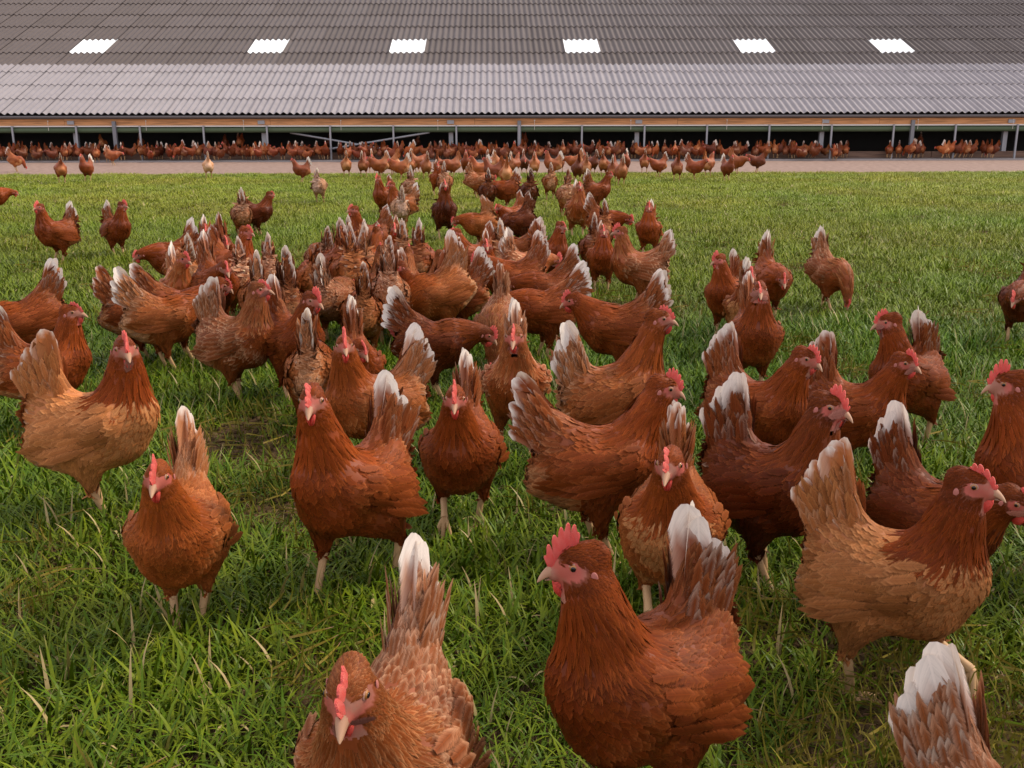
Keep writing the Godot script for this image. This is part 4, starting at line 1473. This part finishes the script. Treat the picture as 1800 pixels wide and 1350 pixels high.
	hen("dark hen facing the camera behind the left cluster", -1.467, -5.414, 290, 0.95, 5, "low", "stand", "dark", 0.20, 78, 36, "flock of hens on the grass")
	hen("chestnut hen with raised head looking right, right end of the left cluster", -1.341, -5.112, 334, 0.92, 11, "alert", "stand", "chestnut", 0.20, 72, 36, "flock of hens on the grass")
	hen("hen from behind with a slim pointed tail, right end of the left cluster", -1.200, -4.661, 111, 0.87, -1, "forward", "stand", "laced", 0.45, 92, 26, "flock of hens on the grass")
	hen("laced hen from behind with a pointed pale tail, between left cluster and main flock", -1.082, -4.823, 95, 0.85, 1, "peck", "stand", "laced", 0.70, 78, 30, "flock of hens on the grass")
	hen("hen hidden behind the upright tawny hen, white tail tip showing", -1.008, -4.216, 104, 0.85, -0, "forward", "stand", "tawny", 0.95, 82, 26, "flock of hens on the grass")
	hen("tawny hen from behind with a broad whitish tail, on the grass left of centre", -2.048, -8.182, 109, 0.87, 0, "forward", "stand", "laced", 0.85, 84, 40, "flock of hens on the grass")
	hen("dark hen looking right beside the broad tailed tawny hen", -1.966, -8.375, 24, 0.85, -5, "mid", "stand", "dark", 0.20, 62, 36, "flock of hens on the grass")
	hen("chestnut hen facing left with white tail, on open grass at the left", -2.929, -6.739, 225, 0.90, 13, "alert", "stand", "chestnut", 0.90, 69, 34, "flock of hens on the grass")
	hen("chestnut hen facing right with dark neck, on open grass at the left", -2.641, -7.041, 320, 0.87, 30, "alert", "stand", "chestnut", 0.60, 84, 26, "flock of hens on the grass")
	hen("chestnut hen stretching in from the left edge of the grass", -5.040, -10.277, 26, 0.88, 2, "forward", "stand", "chestnut", 0.20, 52, 36, "flock of hens on the grass")
	hen("dark red hen looking left, leftmost of the hens on the right hand grass", 1.001, -4.232, 237, 0.85, -30, "alert", "stand", "chestnut", 0.50, 91, 26, "flock of hens on the grass")
	hen("light chestnut hen facing the camera with a white tail tip, behind the upright hen", 1.006, -3.927, 258, 0.86, 13, "mid", "stand", "buffbreast", 0.95, 101, 24, "flock of hens on the grass")
	hen("upright dark necked hen facing the camera, back of the right hand group", 0.877, -3.306, 266, 0.92, -6, "alert", "stand", "chestnut", 0.30, 72, 36, "flock of hens on the grass")
	hen("chestnut hen walking towards the camera with lowered head and raised tail, right", 1.282, -4.590, 274, 0.90, -8, "forward", "stand", "chestnut", 0.70, 88, 30, "flock of hens on the grass")
	hen("hen with sunlit neck bending down at the right, white tip on its raised tail", 1.664, -4.903, 294, 0.85, -22, "peck", "stride", "laced", 0.75, 77, 30, "flock of hens on the grass")
	hen("dark hen coming in at the right edge of the grass", 2.217, -4.094, 233, 0.87, -4, "forward", "stand", "dark", 0.40, 72, 36, "flock of hens on the grass")
	hen("single pale cream hen seen from behind on the far grass", -2.045, -11.885, 80, 0.85, 0, "forward", "stand", "pale", 0.95, 84, 30, "flock of hens on the grass")
	hen("chestnut hen facing left with a white tail at the edge of the gravel", -2.974, -15.737, 193, 0.87, 0, "mid", "stand", "chestnut", 0.90, 64, 40, "flock of hens on the grass")
	hen("light brown hen from behind standing alone on the gravel", -4.758, -17.014, 108, 0.97, 0, "forward", "stand", "pale", 0.60, 86, 30, "flock of hens on the grass")
	hen("brown hen from behind on the grass edge at the left", -6.679, -15.790, 118, 0.99, 0, "forward", "stand", "chestnut", 0.40, 86, 30, "flock of hens on the grass")
	hen("chestnut hen facing left with upright tail on the grass edge at the left", -6.460, -16.236, 258, 0.96, -6, "alert", "stand", "chestnut", 0.80, 82, 30, "flock of hens on the grass")
	hen("tawny hen feeding on the gravel at the far left", -9.136, -19.616, 360, 0.96, 0, "peck", "stand", "buffbreast", 0.40, 62, 40, "flock of hens on the grass")
	hen("tawny hen walking on the gravel near the tall post at the left", -8.321, -22.404, 30, 0.96, 0, "forward", "stand", "laced", 0.60, 62, 40, "flock of hens on the grass")
	hen("chestnut hen facing left, left of a pair behind the flock", -1.080, -9.900, 244, 0.93, -3, "alert", "stand", "chestnut", 0.30, 72, 36, "flock of hens on the grass")
	hen("tawny hen facing left with ruffled tail, right of a pair behind the flock", -0.828, -9.017, 205, 0.90, 1, "alert", "stand", "tawny", 0.80, 58, 36, "flock of hens on the grass")
	hen("laced hen from behind with white edged tail, behind the pair", -0.903, -10.835, 101, 0.99, 0, "forward", "stand", "laced", 0.90, 84, 36, "flock of hens on the grass")
	hen("light brown hen from behind with both legs showing, on the far grass", 0.672, -12.237, 93, 0.93, 0, "forward", "stand", "tawny", 0.60, 86, 30, "flock of hens on the grass")
	hen("chestnut hen looking right on the far grass, right of the flock", 1.074, -10.527, 16, 0.96, -2, "mid", "stand", "chestnut", 0.50, 72, 36, "flock of hens on the grass")
	hen("brown hen from behind with dull tail, right of the far flock", 0.704, -9.845, 91, 1.00, 0, "forward", "stand", "laced", 0.20, 84, 30, "flock of hens on the grass")
	hen("dark hen from behind with a pointed tail, far flock", -0.070, -10.480, 95, 0.96, 0, "forward", "stand", "dark", 0.50, 86, 30, "flock of hens on the grass")
	hen("chestnut hen bending left with a white tail, far flock", 0.122, -10.679, 164, 0.97, 0, "forward", "stand", "chestnut", 0.90, 70, 36, "flock of hens on the grass")
	hen("orange brown hen facing right, far flock", -0.208, -12.434, 11, 0.96, 0, "forward", "stand", "laced", 0.10, 78, 36, "flock of hens on the grass")
	hen("dark hen from behind at the right of the far flock", 0.350, -10.278, 98, 0.99, 0, "forward", "stand", "dark", 0.30, 82, 30, "flock of hens on the grass")
	hen("chestnut hen facing the camera behind the tall dark hen", -0.724, -12.922, 278, 0.97, 0, "mid", "stand", "chestnut", 0.30, 78, 36, "flock of hens on the grass")
	hen("tawny hen from behind next to the tall dark hen", -0.598, -12.259, 88, 0.97, 0, "forward", "stand", "laced", 0.60, 82, 36, "flock of hens on the grass")
	hen("tawny hen from behind with head low, first from the left along the gravel", -2.511, -17.321, 100, 0.98, 0, "forward", "stand", "tawny", 0.50, 66, 45, "hens along the edge of the gravel")
	hen("chestnut hen from behind standing, second from the left along the gravel", -2.221, -17.316, 87, 0.98, 0, "mid", "stand", "chestnut", 0.90, 66, 45, "hens along the edge of the gravel")
	hen("tawny hen facing left looking down, fourth from the left along the gravel", -1.893, -16.797, 196, 1.00, 0, "low", "stand", "tawny", 0.50, 66, 45, "hens along the edge of the gravel")
	hen("tawny hen facing left feeding, fifth from the left along the gravel", -1.773, -17.669, 156, 0.98, 0, "peck", "stand", "tawny", 0.20, 66, 45, "hens along the edge of the gravel")
	hen("tawny hen facing left looking down, sixth from the left along the gravel", -1.501, -16.306, 175, 0.95, 0, "low", "stand", "tawny", 0.90, 66, 45, "hens along the edge of the gravel")
	hen("chestnut hen from behind with head low, seventh from the left along the gravel", -1.427, -17.303, 100, 0.99, 0, "forward", "stand", "chestnut", 0.50, 66, 45, "hens along the edge of the gravel")
	hen("laced hen from behind with head low, ninth from the left along the gravel", -1.112, -16.619, 104, 0.99, 0, "forward", "stand", "laced", 0.50, 66, 45, "hens along the edge of the gravel")
	hen("laced hen from behind with head low, tenth from the left along the gravel", -0.943, -17.294, 83, 0.95, 0, "forward", "stand", "laced", 0.20, 66, 45, "hens along the edge of the gravel")
	hen("laced hen facing left with head low, eleventh from the left along the gravel", -0.707, -16.945, 202, 0.97, 0, "forward", "stand", "laced", 0.20, 66, 45, "hens along the edge of the gravel")
	hen("chestnut hen facing the camera with head up, twelfth from the left along the gravel", -0.494, -17.832, 272, 0.97, 0, "alert", "stand", "chestnut", 0.90, 66, 45, "hens along the edge of the gravel")
	hen("tawny hen facing left standing, thirteenth from the left along the gravel", -0.216, -15.680, 181, 0.95, 0, "mid", "stand", "tawny", 0.90, 66, 45, "hens along the edge of the gravel")
	hen("chestnut hen facing left standing, fifteenth from the left along the gravel", -0.013, -15.115, 178, 0.94, 0, "mid", "stand", "chestnut", 0.20, 66, 45, "hens along the edge of the gravel")
	hen("tawny hen from behind feeding, seventeenth from the left along the gravel", 0.161, -13.982, 94, 1.00, 0, "peck", "stand", "tawny", 0.20, 66, 45, "hens along the edge of the gravel")
	hen("laced hen from behind standing, eighteenth from the left along the gravel", 0.344, -17.272, 59, 0.95, 0, "mid", "stand", "laced", 0.90, 66, 45, "hens along the edge of the gravel")
	hen("dark brown hen facing the camera with head low, nineteenth from the left along the gravel", 0.530, -18.004, 273, 0.95, 0, "forward", "stand", "dark", 0.50, 66, 45, "hens along the edge of the gravel")
	hen("tawny hen from behind with head up, nineteenth from the right along the gravel", 0.683, -17.267, 86, 0.96, 0, "alert", "stand", "tawny", 0.50, 66, 45, "hens along the edge of the gravel")
	hen("tawny hen facing left with head up, eighteenth from the right along the gravel", 0.982, -17.087, 179, 0.99, 0, "alert", "stand", "tawny", 0.90, 66, 45, "hens along the edge of the gravel")
	hen("dark brown hen from behind feeding, fifteenth from the right along the gravel", 1.279, -15.654, 95, 0.97, 0, "peck", "stand", "dark", 0.20, 66, 45, "hens along the edge of the gravel")
	hen("tawny hen from behind standing, fourteenth from the right along the gravel", 1.465, -16.255, 90, 0.97, 0, "mid", "stand", "tawny", 0.50, 66, 45, "hens along the edge of the gravel")
	hen("dark brown hen from behind with head low, thirteenth from the right along the gravel", 1.740, -17.984, 114, 0.96, 0, "forward", "stand", "dark", 0.50, 66, 45, "hens along the edge of the gravel")
	hen("chestnut hen from behind feeding, twelfth from the right along the gravel", 1.863, -17.246, 74, 0.97, 0, "peck", "stand", "chestnut", 0.50, 66, 45, "hens along the edge of the gravel")
	hen("chestnut hen from behind with head up, eleventh from the right along the gravel", 1.833, -15.645, 78, 0.95, 0, "alert", "stand", "chestnut", 0.90, 66, 45, "hens along the edge of the gravel")
	hen("laced hen from behind feeding, tenth from the right along the gravel", 1.855, -14.816, 93, 0.97, 0, "peck", "stand", "laced", 0.90, 66, 45, "hens along the edge of the gravel")
	hen("chestnut hen facing the camera looking down, ninth from the right along the gravel", 2.401, -18.565, 253, 0.95, 0, "low", "stand", "chestnut", 0.90, 66, 45, "hens along the edge of the gravel")
	hen("chestnut hen from behind looking down, eighth from the right along the gravel", 2.715, -18.358, 84, 0.97, 0, "low", "stand", "chestnut", 0.50, 66, 45, "hens along the edge of the gravel")
	hen("chestnut hen facing left looking down, seventh from the right along the gravel", 2.728, -16.886, 191, 0.93, 0, "low", "stand", "chestnut", 0.50, 66, 45, "hens along the edge of the gravel")
	hen("chestnut hen from behind looking down, sixth from the right along the gravel", 2.871, -15.924, 85, 1.00, 0, "low", "stand", "chestnut", 0.20, 66, 45, "hens along the edge of the gravel")
	hen("chestnut hen facing right looking down, fifth from the right along the gravel", 3.187, -16.071, 339, 0.95, 0, "low", "stand", "chestnut", 0.50, 66, 45, "hens along the edge of the gravel")
	hen("tawny hen from behind standing, fourth from the right along the gravel", 3.635, -17.216, 48, 0.96, 0, "mid", "stand", "tawny", 0.20, 66, 45, "hens along the edge of the gravel")
	hen("chestnut hen facing the camera standing, third from the right along the gravel", 3.625, -15.761, 287, 0.95, 0, "mid", "stand", "chestnut", 0.90, 66, 45, "hens along the edge of the gravel")
	hen("laced hen facing right with head low, second from the right along the gravel", 4.302, -17.940, 317, 1.00, 0, "forward", "stand", "laced", 0.20, 66, 45, "hens along the edge of the gravel")
	hen("dark brown hen facing left looking down, first from the right along the gravel", 4.744, -18.323, 169, 0.95, 0, "low", "stand", "dark", 0.20, 66, 45, "hens along the edge of the gravel")
	hen("tawny hen facing the camera looking down, third from the left along the gravel", -2.233, -18.645, 277, 0.95, 0, "low", "stand", "tawny", 0.50, 66, 45, "hens along the edge of the gravel")
	hen("tawny hen facing right looking down, eighth from the left along the gravel", -1.385, -18.428, 34, 0.98, 0, "low", "stand", "tawny", 0.50, 66, 45, "hens along the edge of the gravel")
	hen("chestnut hen from behind with head low, fourteenth from the left along the gravel", -0.097, -18.406, 80, 0.95, 0, "forward", "stand", "chestnut", 0.90, 66, 45, "hens along the edge of the gravel")
	hen("chestnut hen from behind looking down, seventeenth from the right along the gravel", 1.216, -18.792, 91, 0.96, 0, "low", "stand", "chestnut", 0.20, 66, 45, "hens along the edge of the gravel")
	hen("tawny hen facing left with head low, sixteenth from the right along the gravel", 1.448, -18.380, 175, 0.98, 0, "forward", "stand", "tawny", 0.50, 66, 45, "hens along the edge of the gravel")
	hen("tawny hen facing right feeding, sixteenth from the left along the gravel", 0.102, -17.277, 20, 0.95, 0, "peck", "stand", "tawny", 0.50, 66, 45, "hens along the edge of the gravel")
	var rng := RandomNumberGenerator.new()
	rng.seed = 40
	var poses := ["forward", "mid", "low", "peck", "low", "forward"]
	var pals := ["chestnut", "dark", "chestnut", "tawny", "chestnut", "dark"]
	for k in 152:
		var x := -12.6 + 25.4 * (k + rng.randf_range(-0.9, 0.9)) / 152.0
		if x > 8.6 and x < 9.3 or x > 12.0: continue
		var row: int = [0, 1, 2, 3, 0, 1, 2, 0, 1, 2, 1, 4][rng.randi() % 12]
		var z: float = BARN_Z + [0.30, 0.12, 0.02, 0.5, -0.55][row] + rng.randf_range(-0.08, 0.08)
		var y := 0.05 if z < BARN_Z + 0.5 else 0.006
		if row == 4: y = 0.24
		var inside: bool = z < BARN_Z - 0.3
		hen("small brown hen in the crowded row along the foot of the barn" if not inside else "small brown hen standing inside the dark barn behind the crowded row", x, z, rng.randf() * 360.0 if rng.randf() < 0.4 else rng.randf_range(50.0, 130.0), rng.randf_range(0.84, 0.96), 0.0, poses[rng.randi() % 6], "stand", pals[rng.randi() % 6], [0.2, 0.5, 0.9][rng.randi() % 3], 66.0, 45.0, "hens crowding along the barn front" if not inside else "hens inside the barn", y)
